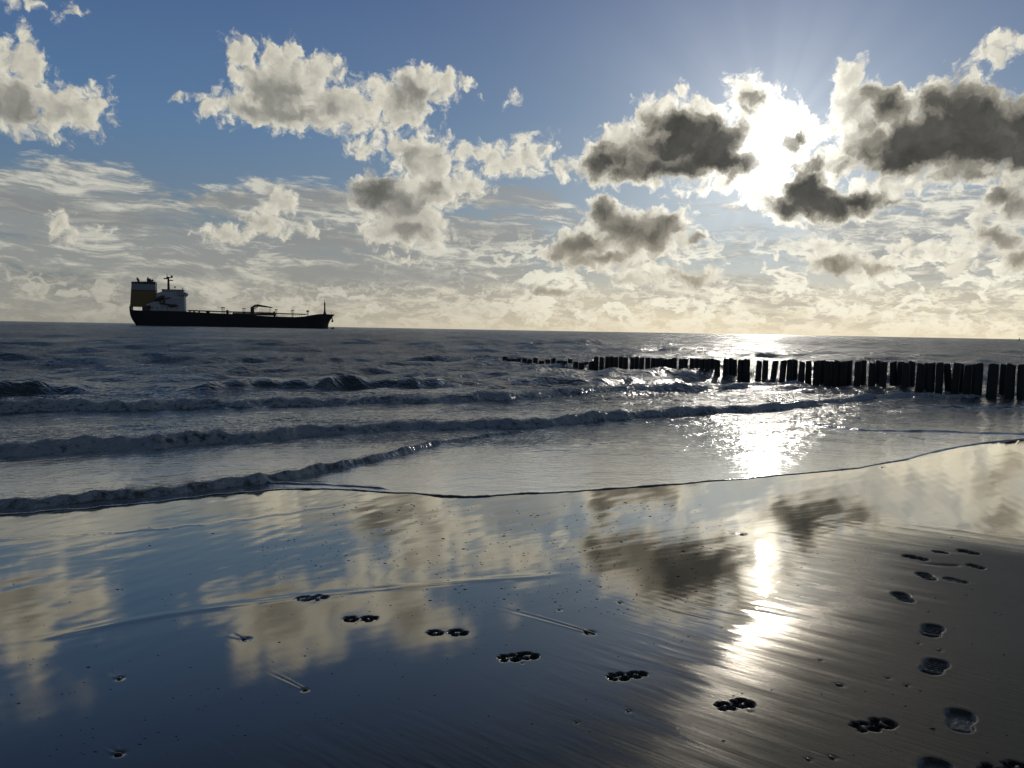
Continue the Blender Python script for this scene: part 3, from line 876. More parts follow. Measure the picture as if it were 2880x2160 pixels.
# ---------------------------------------------------------------- prints as pressed patches
def print_mesh(kind, dep, cx, cy, hd, seed, ps=1.0):
    hw, hl = (0.088, 0.155) if kind == 'shoe' else (0.064, 0.068)
    nu, nv = (44, 74) if kind == 'shoe' else (44, 46)
    u = np.linspace(-hw, hw, nu)
    v = np.linspace(-hl, hl, nv)
    Ug, Vg = np.meshgrid(u, v)
    c, s = math.cos(hd), math.sin(hd)
    Xw = cx + (Vg * c + Ug * s) * ps
    Yw = cy + (Vg * s - Ug * c) * ps
    if kind == 'shoe':
        d = sole_d(Ug, Vg)
        z = -dep * sm(-d / 0.012 + 0.15)
        ins = sm(-(d + 0.008) / 0.006)
        rr = np.random.default_rng(seed)
        if dep > 0.012 and dep < 0.0175:
            bars = 0.5 + 0.5 * np.sin(2 * math.pi * Vg / 0.026 + 1.5 * np.cos(Ug / 0.022) + seed)
            gap = sm((np.abs(Vg + 0.028) - 0.012) / 0.006)
            z = z + 0.0065 * ins * (bars ** 1.5) * gap
            z = z + 0.004 * ins * np.exp(-((Vg + 0.028) / 0.012) ** 2)
        z = z + 0.0015 * ins * vnoise(Ug * 90, Vg * 90, seed, 3)
        # heel bites deeper
        z = z - 0.006 * ins * sm((-Vg - 0.05) / 0.03)
    else:
        d = paw_d(Ug * 0.85, Vg * 0.85, cx)
        z = -dep * 0.9 * sm(-d / 0.008 + 0.35) - np.exp(-(Ug ** 2 + Vg ** 2) / 0.085 ** 2) * 0.0016
        z = z + 0.0012 * vnoise(Ug * 120, Vg * 120, seed, 3) * sm(-d / 0.01 + 1)
    edge = np.minimum((hw - np.abs(Ug)) / 0.010, (hl - np.abs(Vg)) / 0.010)
    rim = sm(edge)
    keep_d = d
    Zw = sand0(Xw, Yw) + z + 0.0012
    me = bpy.data.meshes.new(kind + '_print')
    cut = 0.008 if kind == 'shoe' else 0.004
    vid = -np.ones(Ug.shape, int)
    verts, faces = [], []
    dmp = in_damp(Xw, Yw)
    dv = []
    ok = keep_d < cut
    for a in range(nv):
        for b in range(nu):
            if ok[a, b]:
                vid[a, b] = len(verts)
                low = 0.003 * sm((keep_d[a, b] - cut + 0.008) / 0.008)
                verts.append((Xw[a, b] - cx, Yw[a, b] - cy, Zw[a, b] - low - sand0(cx, cy)))
                dv.append(dmp[a, b])
    for a in range(nv - 1):
        for b in range(nu - 1):
            q4 = (vid[a, b], vid[a, b + 1], vid[a + 1, b + 1], vid[a + 1, b])
            if min(q4) >= 0:
                faces.append(q4)
    me.from_pydata(verts, [], faces)
    me.polygons.foreach_set('use_smooth', [True] * len(me.polygons))
    at_ = me.attributes.new('damp', 'FLOAT', 'POINT')
    at_.data.foreach_set('value', np.array(dv, dtype=np.float32) + 0.15)
    me.flip_normals()
    return me
def pressed(name, lo, hi, rough, w):
    m, q, out = material(name)
    pos = S(q, q.new('ShaderNodeNewGeometry').outputs['Position'])
    n = q.noise(pos, 160.0, 4.0, 0.65)
    c = q.mix(q.step(n, .3, .7), lo, hi)
    d_ = q.new('ShaderNodeBsdfDiffuse'); q.put(d_.inputs[0], c)
    g_ = q.new('ShaderNodeBsdfGlossy'); g_.inputs['Roughness'].default_value = rough
    f_ = q.new('ShaderNodeFresnel'); f_.inputs['IOR'].default_value = 1.33
    b_ = q.new('ShaderNodeBump'); b_.inputs['Distance'].default_value = 0.002; b_.inputs['Strength'].default_value = 0.5
    q.put(b_.inputs['Height'], n)
    for k_ in (d_, g_, f_): link(q, b_.outputs[0], k_.inputs['Normal'])
    x_ = q.new('ShaderNodeMixShader'); q.put(x_.inputs[0], S(q, f_.outputs[0]) * w)
    link(q, d_.outputs[0], x_.inputs[1]); link(q, g_.outputs[0], x_.inputs[2])
    link(q, x_.outputs[0], out.inputs['Surface'])
    return m
M_PRINT = pressed('pressed_sand', RGB(.050, .040, .030), RGB(.10, .085, .065), 0.45, 0.13)
M_PAW = pressed('deep_pressed_sand', RGB(.020, .017, .013), RGB(.045, .037, .028), 0.5, 0.08)
for i, (kind, cx, cy, hd, dep, words, ps) in enumerate(prints):
    me = print_mesh(kind, dep, cx, cy, hd, i, ps)
    me.materials.append(M_PRINT if kind == 'shoe' else M_PAW)
    o = link_obj('shoe_print' if kind == 'shoe' else 'paw_print', me)
    o.location = (cx, cy, float(sand0(cx, cy)))
    if kind == 'shoe':
        tag(o, words, 'footprint', 'shoe prints leading up the right side of the sand')
    else:
        tag(o, words, 'paw print', 'dog paw prints in pairs crossing the wet sand')

# ---------------------------------------------------------------- shells and bits of wrack
def lump(seed, flat=0.45):
    bm = bmesh.new()
    bmesh.ops.create_icosphere(bm, subdivisions=2, radius=0.5)
    for v in bm.verts:
        n = mnoise.noise(v.co * 2.1 + Vector((seed * 7.1, seed, 0)))
        v.co *= 1 + 0.55 * n
        v.co.z *= flat
        v.co.x *= 1.25
    me = bpy.data.meshes.new('shell_bit')
    bm.to_mesh(me); bm.free()
    me.polygons.foreach_set('use_smooth', [True] * len(me.polygons))
    return me
M_SHELL = simple_mat('dark_shell', (.030, .026, .022), 0.35, 0.5, 6.0)
lumps = [lump(i) for i in range(5)]
for l_ in lumps:
    l_.materials.append(M_SHELL)
BW = {0:'dark shell bit with a short drained streak in dark blue sand at far left',
 1:'dark shell bit with drained streak, lowest one at the bottom left',
 2:'dark bit of shell inside the left cloud reflection',
 3:'shell bit with long twin streak between the left bits and the paw trail',
 4:'largest elongated dark shell bit at the end of the longest streak in mid foreground',
 5:'small dark bit above the long streaked shell',
 6:'dark twig like bit at the foot of the sun glitter',
 7:'round black pebble sitting on brown streaked sand left of the shoe prints',
 8:'small dark bit left of the shoe trail, just above the round black pebble',
 9:'dark grit piece right of the round black pebble',
 10:'tiny dark bit left of the clear tread bar shoe print',
 11:'dark spiky bit between the black pebble and the crescent heel shoe print',
 12:'tiny pale glinting bit low in the dark blue sand, right one of two',
 13:'tiny pale glinting bit low in the dark blue sand, left one of two',
 14:'tiny upright bit in the blue sand below the sun glitter',
 15:'dark bit at the bottom edge, left one of the lowest two',
 16:'dark bit at the bottom edge, right one of the lowest two',
 17:'tiny bit just under the third paw pair',
 18:'bit of grit trailing behind the fifth paw pair',
 19:'dark bit touching the rim below the tread bar shoe print',
 20:'tiny upright twig on shining sand near the right water edge',
 21:'tiny speck in the middle of the blue reflection'}
for i, (bx, by, sz, wl) in enumerate(bits):
    o = link_obj('shell_bit', lumps[i % 5])
    o.location = (bx, by, float(sand0(bx, by)) + 0.001)
    big = 1.9 if i == 4 else 1.0
    o.scale = (sz * 1.5 * big, sz * 1.1, sz * (1.3 if i in (14, 20, 11) else 0.9))
    o.rotation_euler = (0, 0, (2.45 if i == 4 else rng.uniform(0, 3.1)))
    tag(o, BW[i], 'shell bit', 'shell bits scattered on the wet sand')
# shell grit too small to count
gv, gf = [], []
rg = random.Random(4)
for k in range(1100):
    if rg.random() < 0.6:
        px, py = rg.uniform(560, 1560), rg.uniform(1085, 1330)
    else:
        px, py = rg.uniform(-100, 2300), rg.uniform(1130, 1640)
    x, y = hit(px, py)
    if float(in_damp(np.array([x]), np.array([y]))[0]) > 0.1 and rg.random() < .6:
        continue
    rr0 = math.hypot(x, y)
    if rr0 > np.interp(math.degrees(math.atan2(x, y)), EDGE[:, 0], EDGE[:, 1]) - 0.1:
        continue
    s_ = rg.uniform(.0018, .0042) * (0.6 + 0.12 * rr0) * (1.6 if rg.random() < .12 else 1)
    z = float(sand0(x, y))
    b = len(gv)
    aa_ = rg.uniform(-.3, .3)
    for t in range(4):
        w_ = aa_ + t * 1.5708
        gv.append((x + math.cos(w_) * s_ * (2.6 if t % 2 == 0 else .6), y + math.sin(w_) * s_ * (2.6 if t % 2 == 0 else .6), z - 0.001))
    gv.append((x, y, z + s_ * 0.6))
    for t in range(4):
        gf.append((b + t, b + (t + 1) % 4, b + 4))
me = bpy.data.meshes.new('shell_grit')
me.from_pydata(gv, [], gf)
o = link_obj('shell_grit', me, mat=M_SHELL)
o['kind'] = 'stuff'
tag(o, 'tiny dark shell grit sprinkled over the shining wet sand', 'grit')

# ---------------------------------------------------------------- the groyne
M_WOOD = None
m, q, out = material('sea_worn_oak')
oc = q.new('ShaderNodeTexCoord').outputs['Object']
gr_ = q.noise(q.vm('MULTIPLY', S(q, oc), (9.0, 9.0, 0.9)), 1.0, 6.0, 0.65)
ox, oy, oz = q.sep(S(q, oc))
slime = q.step(oz + gr_ * 0.3, 0.45, 0.2)
c = q.mix(gr_, RGB(.014, .012, .010), RGB(.045, .036, .028))
c = q.mix(slime * 0.7, c, RGB(.012, .017, .009))
b = q.new('ShaderNodeBsdfPrincipled')
q.put(b.inputs['Base Color'], c)
b.inputs['Roughness'].default_value = 0.62
b.inputs['Specular IOR Level'].default_value = 0.25
bb = q.new('ShaderNodeBump'); bb.inputs['Distance'].default_value = 0.02; bb.inputs['Strength'].default_value = 0.7
q.put(bb.inputs['Height'], gr_)
link(q, bb.outputs[0], b.inputs['Normal'])
link(q, b.outputs[0], out.inputs['Surface'])
M_WOOD = m
def post_mesh(seed):
    rr = random.Random(seed)
    bm = bmesh.new()
    n, H = 14, 1.0
    zs = [-1.6, -0.6, 0.0, 0.3, 0.55, 0.78, 0.92, 0.985, 1.0]
    rings = []
    for z in zs:
        ring = []
        for k in range(n):
            a = 2 * math.pi * k / n
            r = 0.5 * (1.0 - 0.04 * z)
            r *= 1 + 0.10 * mnoise.noise(Vector((math.cos(a) * 1.3 + seed, math.sin(a) * 1.3, z * 1.2)))
            r *= 1 - (0.05 if z > .95 else 0) - (0.10 if z > .995 else 0)
            ring.append(bm.verts.new((r * math.cos(a), r * math.sin(a), z + (0.022 * mnoise.noise(Vector((a, seed * 3.0, 1))) + 0.03 * math.cos(a - seed) if z > 0.9 else 0))))
        rings.append(ring)
    for a, b_ in zip(rings[:-1], rings[1:]):
        for k in range(n):
            bm.faces.new((a[k], a[(k + 1) % n], b_[(k + 1) % n], b_[k]))
    top = bm.verts.new((0.02, 0.01, 1.0 + 0.012 * math.sin(seed)))
    for k in range(n):
        bm.faces.new((rings[-1][k], rings[-1][(k + 1) % n], top))
    me = bpy.data.meshes.new('groyne_post')
    bm.to_mesh(me); bm.free()
    me.polygons.foreach_set('use_smooth', [True] * len(me.polygons))
    me.materials.append(M_WOOD)
    return me
post_variants = [post_mesh(i + 1) for i in range(6)]
# sight-lines (photograph units) of every post: x centre, width, back row?, lean
POSTS = []
def src(lst, x0, k):
    for it in lst:
        cx, w = it[0] / k + x0, it[1] / k
        POSTS.append((cx / 1.302, w / 1.302, it[2], it[3] if len(it) > 3 else 0))
src([(1525,62,0),(1615,54,0),(1700,62,1),(1762,52,0),(1835,64,0),(1912,44,1),(1985,58,0)], 1400, 5.53)
src([(52,82,0),(155,60,0),(222,64,1),(300,74,0),(395,56,0),(470,56,0,-2),(545,52,0,-2),(600,60,1),(655,58,0),(738,52,0),(805,54,0),(915,66,0),(985,64,1),(1085,78,0),(1160,72,1),(1240,78,0),(1320,74,0),(1400,78,1),(1478,80,0),(1610,72,0),(1690,66,1),(1745,60,1),(1835,66,0),(1925,60,0)], 1750, 5.53)
src([(10,84,0),(182,92,0,-1),(286,84,0,-1),(416,78,0,-4),(552,84,0,-3),(668,74,0),(745,84,1),(850,100,0,-2),(965,96,1),(1090,96,0),(1185,74,1),(1262,96,0),(1350,94,1),(1405,74,0),(1500,98,0),(1590,90,1),(1725,92,0),(1812,84,1),(1955,92,0),(2050,84,1)], 2100, 5.53)
src([(22,106,0),(195,106,1,2),(290,90,1),(380,104,0),(468,70,1),(592,120,0,-1),(712,112,1),(778,66,0),(905,104,0),(1062,92,1,6),(1150,114,0,-2),(1225,78,1),(1345,112,0),(1430,92,1,-1),(1515,54,0),(1725,158,0,-1),(1910,128,1),(2010,130,0),(2190,120,0)], 2480, 5.53)
A_ = hit(2212, 862); B_ = hit(1292, 797)
POSTS.sort(key=lambda p: -p[0])
ORD = ['first','second','third','fourth','fifth','sixth','seventh','eighth','ninth','tenth','eleventh','twelfth','thirteenth','fourteenth','fifteenth','sixteenth','seventeenth','eighteenth','nineteenth']
TENS = {2:'twenty',3:'thirty',4:'forty',5:'fifty',6:'sixty',7:'seventy',8:'eighty',9:'ninety'}
def ordinal(n):
    if n < 20: return ORD[n - 1]
    t, u_ = divmod(n, 10)
    return (TENS[t][:-1] + 'ieth') if u_ == 0 else TENS[t] + '-' + ORD[u_ - 1]
gd = Vector((B_[0] - A_[0], B_[1] - A_[1])); glen = gd.length; gd.normalize()
gn = Vector((-gd.y, gd.x))
if gn.y < 0: gn = -gn
rp = random.Random(12)
def place_post(px, wpx, back, lean, n, sub=False):
    d = ray(px, 800.0)
    dh = Vector((d.x, d.y)).normalized()
    off = gn * (1.15 if back else 0.0) + gn * rp.uniform(-.08, .08)
    A2 = Vector(A_) + off
    # intersect the sight-line (from the origin) with the row
    det = dh.x * (-gd.y) + dh.y * gd.x
    t = (A2.x * (-gd.y) + A2.y * gd.x) / det
    p = dh * t
    s_along = (p - Vector(A_)).dot(gd) / glen
    wid = 0.84 * wpx / FOC * t
    wid = max(0.26, min(0.50, wid))
    topz = 0.585 + (0.10 - 0.585) * s_along + rp.uniform(-.05, .035)
    if sub:
        topz = SEA + rp.uniform(0.22, 0.40)
        wid = rp.uniform(.28, .36)
    o = link_obj('groyne_post', post_variants[n % 6])
    o.location = (p.x, p.y, SEA)
    o.scale = (wid, wid * rp.uniform(.9, 1.1), topz - SEA)
    o.rotation_euler = (math.radians(rp.uniform(-1.5, 1.5)), math.radians(lean * -1.3 + rp.uniform(-.8, .8)), rp.uniform(0, 6.28) * 0)
    return o
for n, (px, wpx, back, lean) in enumerate(POSTS):
    o = place_post(px, wpx, back, lean, n)
    w_ = 'leaning' if abs(lean) >= 3 else ('slim' if wpx * o.location.length < 420 else 'stout')
    tag(o, 'dark %s groyne post in the %s row, %s tall post from the right edge' % (w_, 'back' if back else 'front', ordinal(n + 1)),
        'groyne post', 'wooden groyne posts standing in the sea')
n0 = len(POSTS)
xs = 1278.0
k = 0
while xs > 1088:
    o = place_post(xs, 8, k % 3 == 1, 0, n0 + k, True)
    tag(o, 'nearly drowned dark post stump at the seaward end, %s stump from the tall posts' % ordinal(k + 1), 'groyne post', 'drowned post stumps at the end of the groyne')
    xs -= rp.uniform(8.5, 13.5)
    k += 1

# ---------------------------------------------------------------- the tanker
def box(bm, x0, x1, y0, y1, z0, z1, tx0=0, tx1=0):
    """box; tx0/tx1 shift the top's x ends"""
    v = [bm.verts.new(c) for c in ((x0, y0, z0), (x1, y0, z0), (x1, y1, z0), (x0, y1, z0), (x0 + tx0, y0, z1), (x1 + tx1, y0, z1), (x1 + tx1, y1, z1), (x0 + tx0, y1, z1))]
    for f in ((0, 3, 2, 1), (4, 5, 6, 7), (0, 1, 5, 4), (1, 2, 6, 5), (2, 3, 7, 6), (3, 0, 4, 7)):
        bm.faces.new([v[i] for i in f])
def rod(bm, p, r_, p2, r2=None, n=8):
    p, p2 = Vector(p), Vector(p2)
    r2 = r_ if r2 is None else r2
    d = (p2 - p).normalized()
    a = d.orthogonal().normalized(); b_ = d.cross(a)
    A = [bm.verts.new(p + (a * math.cos(t) + b_ * math.sin(t)) * r_) for t in [2 * math.pi * k / n for k in range(n)]]
    B = [bm.verts.new(p2 + (a * math.cos(t) + b_ * math.sin(t)) * r2) for t in [2 * math.pi * k / n for k in range(n)]]
    for k in range(n):
        bm.faces.new((A[k], A[(k + 1) % n], B[(k + 1) % n], B[k]))
    bm.faces.new(A[::-1]); bm.faces.new(B)
def prism(bm, pts, y0, y1):
    """outline in x,z pulled across y"""
    a = [bm.verts.new((x, y0, z)) for x, z in pts]
    b_ = [bm.verts.new((x, y1, z)) for x, z in pts]
    bm.faces.new(a); bm.faces.new(b_[::-1])
    n = len(pts)
    for k in range(n):
        bm.faces.new((a[k], b_[k], b_[(k + 1) % n], a[(k + 1) % n]))
def done(bm, name, parent, mat, smooth=False):
    bmesh.ops.recalc_face_normals(bm, faces=bm.faces)
    me = bpy.data.meshes.new(name)
    bm.to_mesh(me); bm.free()
    if smooth:
        me.polygons.foreach_set('use_smooth', [True] * len(me.polygons))
    return link_obj(name, me, parent, mat)
KS = 185.0 / 2050.0
def sx(x): return (x - 90) * KS                      # metres from the stern
def sz(x, y): return (578 + (x - 150) * 0.0178 - y) * KS + 0.2
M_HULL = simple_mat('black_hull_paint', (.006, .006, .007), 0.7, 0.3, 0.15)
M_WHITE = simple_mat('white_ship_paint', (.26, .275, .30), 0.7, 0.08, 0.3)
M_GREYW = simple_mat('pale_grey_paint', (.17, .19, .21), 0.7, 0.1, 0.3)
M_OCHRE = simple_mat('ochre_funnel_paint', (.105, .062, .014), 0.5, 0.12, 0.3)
M_STEEL = simple_mat('dark_deck_steel', (.035, .030, .026), 0.6, 0.4, 0.8)
M_DARKW = simple_mat('dark_glass', (.01, .012, .015), 0.15, 0.2, 1.0)
M_RED = simple_mat('lifeboat_shell', (.05, .028, .018), 0.5, 0.2, 1.0)
SD = 185.0 / 574.5 * 2217.0
sdir = ray(511, 705)
sh_ = Vector((sdir.x, sdir.y, 0)).normalized()
tanker = bpy.data.objects.new('tanker_ship', None)
COL.objects.link(tanker)
SD = SD / (sh_.y ** 2)
tanker.location = (sh_ * SD) + Vector((0, 0, SEA))
ax_ = Vector((sh_.y, -sh_.x, 0))
tanker.rotation_euler = (0, 0, math.atan2(ax_.y, ax_.x))
tanker.scale = (1, 1, 1 / sh_.y)
tag(tanker, 'long black hulled tanker with white deckhouse and ochre funnel block on the horizon at left', 'tanker ship')
X0 = -92.5
def bmn(): return bmesh.new()
def shift(o):
    o.location.x = X0
    return o
# hull: stations from stern to bow: (x, deck z, keel-end factor, half beam at deck, half beam at water)
bm = bmn()
prof = [(90, 430, 2.0), (100, 432, 9.5), (118, 434, 12.5), (150, 436, 14.5), (250, 440, 15.5), (600, 446, 16), (800, 456, 16), (1100, 470, 16), (1500, 492, 16), (1700, 496, 16), (1800, 490, 15.8), (1850, 482, 15.2),
        (1900, 472, 14), (1960, 464, 12), (2020, 463, 9.5), (2070, 466, 6.5), (2110, 466, 3.4), (2138, 465, 0.25)]
rings = []
for (x, yt, hb) in prof:
    xs_ = sx(x)
    zt = sz(x, yt)
    ring = []
    for k in range(9):
        t = k / 8.0                                  # 0 deck .. 1 keel
        z = zt * (1 - t) + (-4.5) * t
        # rake: stern cut up, bow cut back below
        xx = xs_
        if x < 160:
            f = max(0.0, 1 - max(z, -2) / zt)
            xx = xs_ + (160 - x) / 70.0 * 6.5 * (f ** 2.2)
        if x > 2000:
            lim = sx(2068) + (sx(2138) - sx(2068)) * max(0.0, (z - 3.0) / (zt - 3.0)) ** 1.5
            fr_ = (x - 2000) / 138.0
            xx = sx(2000) + (lim - sx(2000)) * fr_
        wfac = 1.0 if (200 < x < 1850) else (1 - 0.30 * t * (1 if x > 1850 else 0.8))
        ring.append((xx, hb * wfac * (1 - 0.10 * max(0, t - .8) * 5), z))
    rings.append(ring)
vs = []
for ring in rings:
    vs.append(([bm.verts.new((x, -w, z)) for x, w, z in ring], [bm.verts.new((x, w, z)) for x, w, z in ring]))
for (a1, b1v), (a2, b2v) in zip(vs[:-1], vs[1:]):
    for k in range(8):
        bm.faces.new((a1[k], a2[k], a2[k + 1], a1[k + 1]))
        bm.faces.new((b1v[k], b1v[k + 1], b2v[k + 1], b2v[k]))
    bm.faces.new((a1[0], b1v[0], b2v[0], a2[0]))
    bm.faces.new((a1[8], a2[8], b2v[8], b1v[8]))
for a1, b1v in (vs[0], vs[-1]):
    for k in range(8):
        bm.faces.new((a1[k], a1[k + 1], b1v[k + 1], b1v[k]))
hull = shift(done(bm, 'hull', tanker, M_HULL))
bm = bmn()                                           # bulb and anchor under the bow
prism(bm, [(sx(2060), -1.5), (sx(2105), 1.0), (sx(2125), 1.6), (sx(2132), 0.2), (sx(2110), -1.5)], -1.6, 1.6)
done(bm, 'bulbous_bow', hull, M_HULL)
bm = bmn()
box(bm, sx(2098), sx(2118), -4.4, -3.2, sz(2100, 546), sz(2100, 528)); rod(bm, (sx(2108), -3.8, sz(2100, 528)), .5, (sx(2104), -3.4, sz(2100, 500)))
done(bm, 'anchor', hull, M_HULL)
# funnel block
zf = lambda y: sz(230, y)
def fx(xb, xt, y): return sx(xb + (xt - xb) * (410 - y) / 240.0)
bm = bmn(); prism(bm, [(fx(104, 122, 402), zf(402)), (fx(104, 122, 247), zf(247)), (fx(350, 336, 247), zf(247)), (fx(350, 336, 290), zf(290)), (sx(385), zf(310)), (sx(350), zf(402))], -9.0, 9.0)
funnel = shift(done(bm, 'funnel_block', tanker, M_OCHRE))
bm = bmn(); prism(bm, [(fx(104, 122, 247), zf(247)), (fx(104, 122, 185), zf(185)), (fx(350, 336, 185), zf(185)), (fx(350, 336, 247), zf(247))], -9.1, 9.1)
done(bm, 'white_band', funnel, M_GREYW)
bm = bmn(); prism(bm, [(sx(120), zf(186)), (sx(121), zf(168)), (sx(338), zf(160)), (sx(340), zf(186))], -9.3, 9.3)
done(bm, 'funnel_cap', funnel, M_STEEL)
bm = bmn(); box(bm, fx(103, 121, 250), fx(350, 338, 250), -9.25, 9.25, zf(250), zf(243))
done(bm, 'trim_line', funnel, M_STEEL)
for (xa, ya, xb, yb_, r_) in ((178, 165, 166, 132, .9), (268, 165, 266, 128, 1.25), (292, 162, 290, 142, 1.0), (300, 140, 314, 150, .7)):
    bm = bmn(); rod(bm, (sx(xa), 0, zf(ya)), r_, (sx(xb), 0, zf(yb_)), r_ * 1.1)
    rod(bm, (sx(xb), 0, zf(yb_)), r_ * 1.1, (sx(xb - 8), 0, zf(yb_ - 2)), r_)
    done(bm, 'exhaust_pipe', funnel, M_STEEL)
bm = bmn()                                            # stern frame below the funnel, open slot
box(bm, sx(98), sx(112), -9, 9, sz(105, 432), zf(400)); box(bm, sx(215), sx(350), -9, 9, sz(250, 440), zf(400))
shift(done(bm, 'stern_house', tanker, M_STEEL))
# accommodation
za = lambda y: sz(480, y)
bm = bmn()
prism(bm, [(sx(300), za(446)), (sx(300), za(395)), (sx(250), za(395)), (sx(262), za(382)), (sx(352), za(350)), (sx(352), za(280)), (sx(372), za(268)), (sx(400), za(262)), (sx(400), za(262)), (sx(612), za(262)), (sx(614), za(300)), (sx(617), za(446))], -13, 13)
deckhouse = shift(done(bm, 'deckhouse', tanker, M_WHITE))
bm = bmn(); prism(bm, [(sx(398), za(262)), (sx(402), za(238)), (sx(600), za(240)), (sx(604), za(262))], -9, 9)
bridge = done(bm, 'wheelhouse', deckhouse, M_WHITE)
bm = bmn(); box(bm, sx(396), sx(606), -9.6, 9.6, za(239), za(234))
done(bm, 'roof_slab', deckhouse, M_STEEL)
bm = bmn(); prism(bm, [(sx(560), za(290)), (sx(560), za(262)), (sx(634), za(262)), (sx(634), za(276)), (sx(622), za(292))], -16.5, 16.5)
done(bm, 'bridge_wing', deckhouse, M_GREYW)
for k in range(6):
    x = 306 + k * 45
    bm = bmn(); box(bm, sx(x), sx(x + 18), -13.15, -13.02, za(422), za(404))
    done(bm, 'window', deckhouse, M_DARKW)
for k in range(8):
    x = 410 + k * 24
    bm = bmn(); box(bm, sx(x), sx(x + 17), -9.12, -9.02, za(258), za(246))
    done(bm, 'window', deckhouse, M_DARKW)
for (yy, x0_, x1_) in ((352, 372, 600), (330, 372, 600), (372, 372, 600)):
    bm = bmn(); box(bm, sx(x0_), sx(x1_), -13.5, -13.02, za(yy), za(yy - 3))
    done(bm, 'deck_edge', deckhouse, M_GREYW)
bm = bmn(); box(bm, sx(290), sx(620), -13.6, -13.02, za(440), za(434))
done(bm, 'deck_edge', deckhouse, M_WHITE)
# free-fall lifeboat on its slanting cradle and a davit boat
def boat(x0_, y0_, x1_, y1_, name, w=2.2):
    bm = bmn()
    a, b_ = Vector((sx(x0_), -14.8, za(y0_))), Vector((sx(x1_), -14.8, za(y1_)))
    n = 8
    prev = None
    for k in range(9):
        t = k / 8
        c = a.lerp(b_, t)
        r_ = max(.12, math.sin(math.pi * min(1, .12 + t * .76)) ** .6)
        ring = [bm.verts.new(c + Vector((0, math.cos(q_) * 1.7 * r_, math.sin(q_) * w * r_ * .8))) for q_ in [2 * math.pi * j / n for j in range(n)]]
        if prev:
            for j in range(n):
                bm.faces.new((prev[j], prev[(j + 1) % n], ring[(j + 1) % n], ring[j]))
        else:
            bm.faces.new(ring)
        prev = ring
    bm.faces.new(prev[::-1])
    return shift(done(bm, name, tanker, M_RED, True))
boat(345, 338, 430, 306, 'lifeboat'); boat(458, 392, 545, 388, 'lifeboat', 1.5)
bm = bmn()
rod(bm, (sx(335), -13.8, za(352)), .5, (sx(485), -13.8, za(314)), .35)
rod(bm, (sx(380), -13.8, za(340)), .6, (sx(398), -13.8, za(384)), .6); rod(bm, (sx(418), -13.8, za(330)), .9, (sx(430), -13.8, za(388)), .9)
rod(bm, (sx(400), -13.8, za(372)), .5, (sx(560), -13.8, za(392)), .4)
shift(done(bm, 'boat_davit', tanker, M_STEEL))
# radar mast
bm = bmn(); rod(bm, (sx(456), 0, za(238)), 1.15, (sx(455), 0, za(120)), .8); rod(bm, (sx(446), 0, za(125)), .35, (sx(442), 0, za(78)), .18)
mast = shift(done(bm, 'radar_mast', tanker, M_STEEL))
for (xa, ya, xb, yb_) in ((438, 118, 496, 114), (456, 145, 500, 143), (412, 128, 446, 128)):
    bm = bmn(); rod(bm, (sx(xa), 0, za(ya)), .42, (sx(xb), 0, za(yb_)), .42)
    done(bm, 'crossbar', mast, M_STEEL)
for (xc, yc, w_, h_) in ((488, 106, 9, 9), (419, 126, 8, 5), (447, 117, 12, 8)):
    bm = bmn(); box(bm, sx(xc - w_), sx(xc + w_), -.8, .8, za(yc + h_), za(yc - h_))
    done(bm, 'radar_scanner', mast, M_STEEL)
for x, y2 in ((545, 229), (562, 230), (575, 228), (590, 210)):
    bm = bmn(); rod(bm, (sx(x), 1, za(238)), .35, (sx(x), 1, za(y2)), .3)
    shift(done(bm, 'antenna', tanker, M_STEEL))
bm = bmn(); rod(bm, (sx(516), 0, za(236)), .15, (sx(516), 0, za(212)), .15); box(bm, sx(508), sx(524), -.8, .8, za(212.2), za(201))
mast2 = shift(done(bm, 'antenna', tanker, M_STEEL))
# cargo deck
def dz_at(x): return float(np.interp(x, [p[0] for p in prof], [sz(p[0], p[1]) for p in prof]))
bm = bmn()
for yy_ in (-4.5, -2.5, 0, 2.5, 4.5):
    rod(bm, (sx(640), yy_, dz_at(640) + 1.3), .45, (sx(1830), yy_, dz_at(1830) + 1.6), .45, 6)
shift(done(bm, 'cargo_pipe', tanker, M_STEEL))
bm = bmn(); box(bm, sx(1075), sx(1510), -9, 9, dz_at(1300) + .3, sz(1290, 460), 0, 0)
manifold = shift(done(bm, 'pipe_manifold', tanker, M_STEEL))
for x in list(range(1085, 1260, 16)) + list(range(1330, 1500, 16)):
    bm = bmn(); rod(bm, (sx(x), -5 + 3 * ((x // 16) % 4), sz(1290, 462)), .4, (sx(x), -5 + 3 * ((x // 16) % 4), sz(1290, 446 - (x * 7) % 8)), .4, 6)
    done(bm, 'valve', manifold, M_STEEL)
bm = bmn(); rod(bm, (sx(1275), 0, sz(1275, 470)), 1.9, (sx(1275), 0, sz(1275, 398)), 1.7, 12); box(bm, sx(1262), sx(1292), -1.6, 1.6, sz(1275, 412), sz(1275, 392))
crane = shift(done(bm, 'hose_crane', tanker, M_STEEL))
bm = bmn()
rod(bm, (sx(1278), 0, sz(1278, 396)), .9, (sx(1318), 0, sz(1318, 378)), 1.1); rod(bm, (sx(1318), 0, sz(1318, 378)), 1.1, (sx(1482), 0, sz(1482, 400)), .45)
done(bm, 'jib', crane, M_STEEL)
bm = bmn(); rod(bm, (sx(1290), 0, sz(1290, 416)), .4, (sx(1334), 0, sz(1334, 388)), .4)
done(bm, 'luffing_cylinder', crane, M_STEEL)
bm = bmn(); rod(bm, (sx(1455), 0, sz(1455, 398)), .22, (sx(1455), 0, sz(1455, 452)), .22); rod(bm, (sx(1455), 0, sz(1455, 446)), .6, (sx(1455), 0, sz(1455, 456)), .6)
done(bm, 'hoist_wire', crane, M_STEEL)
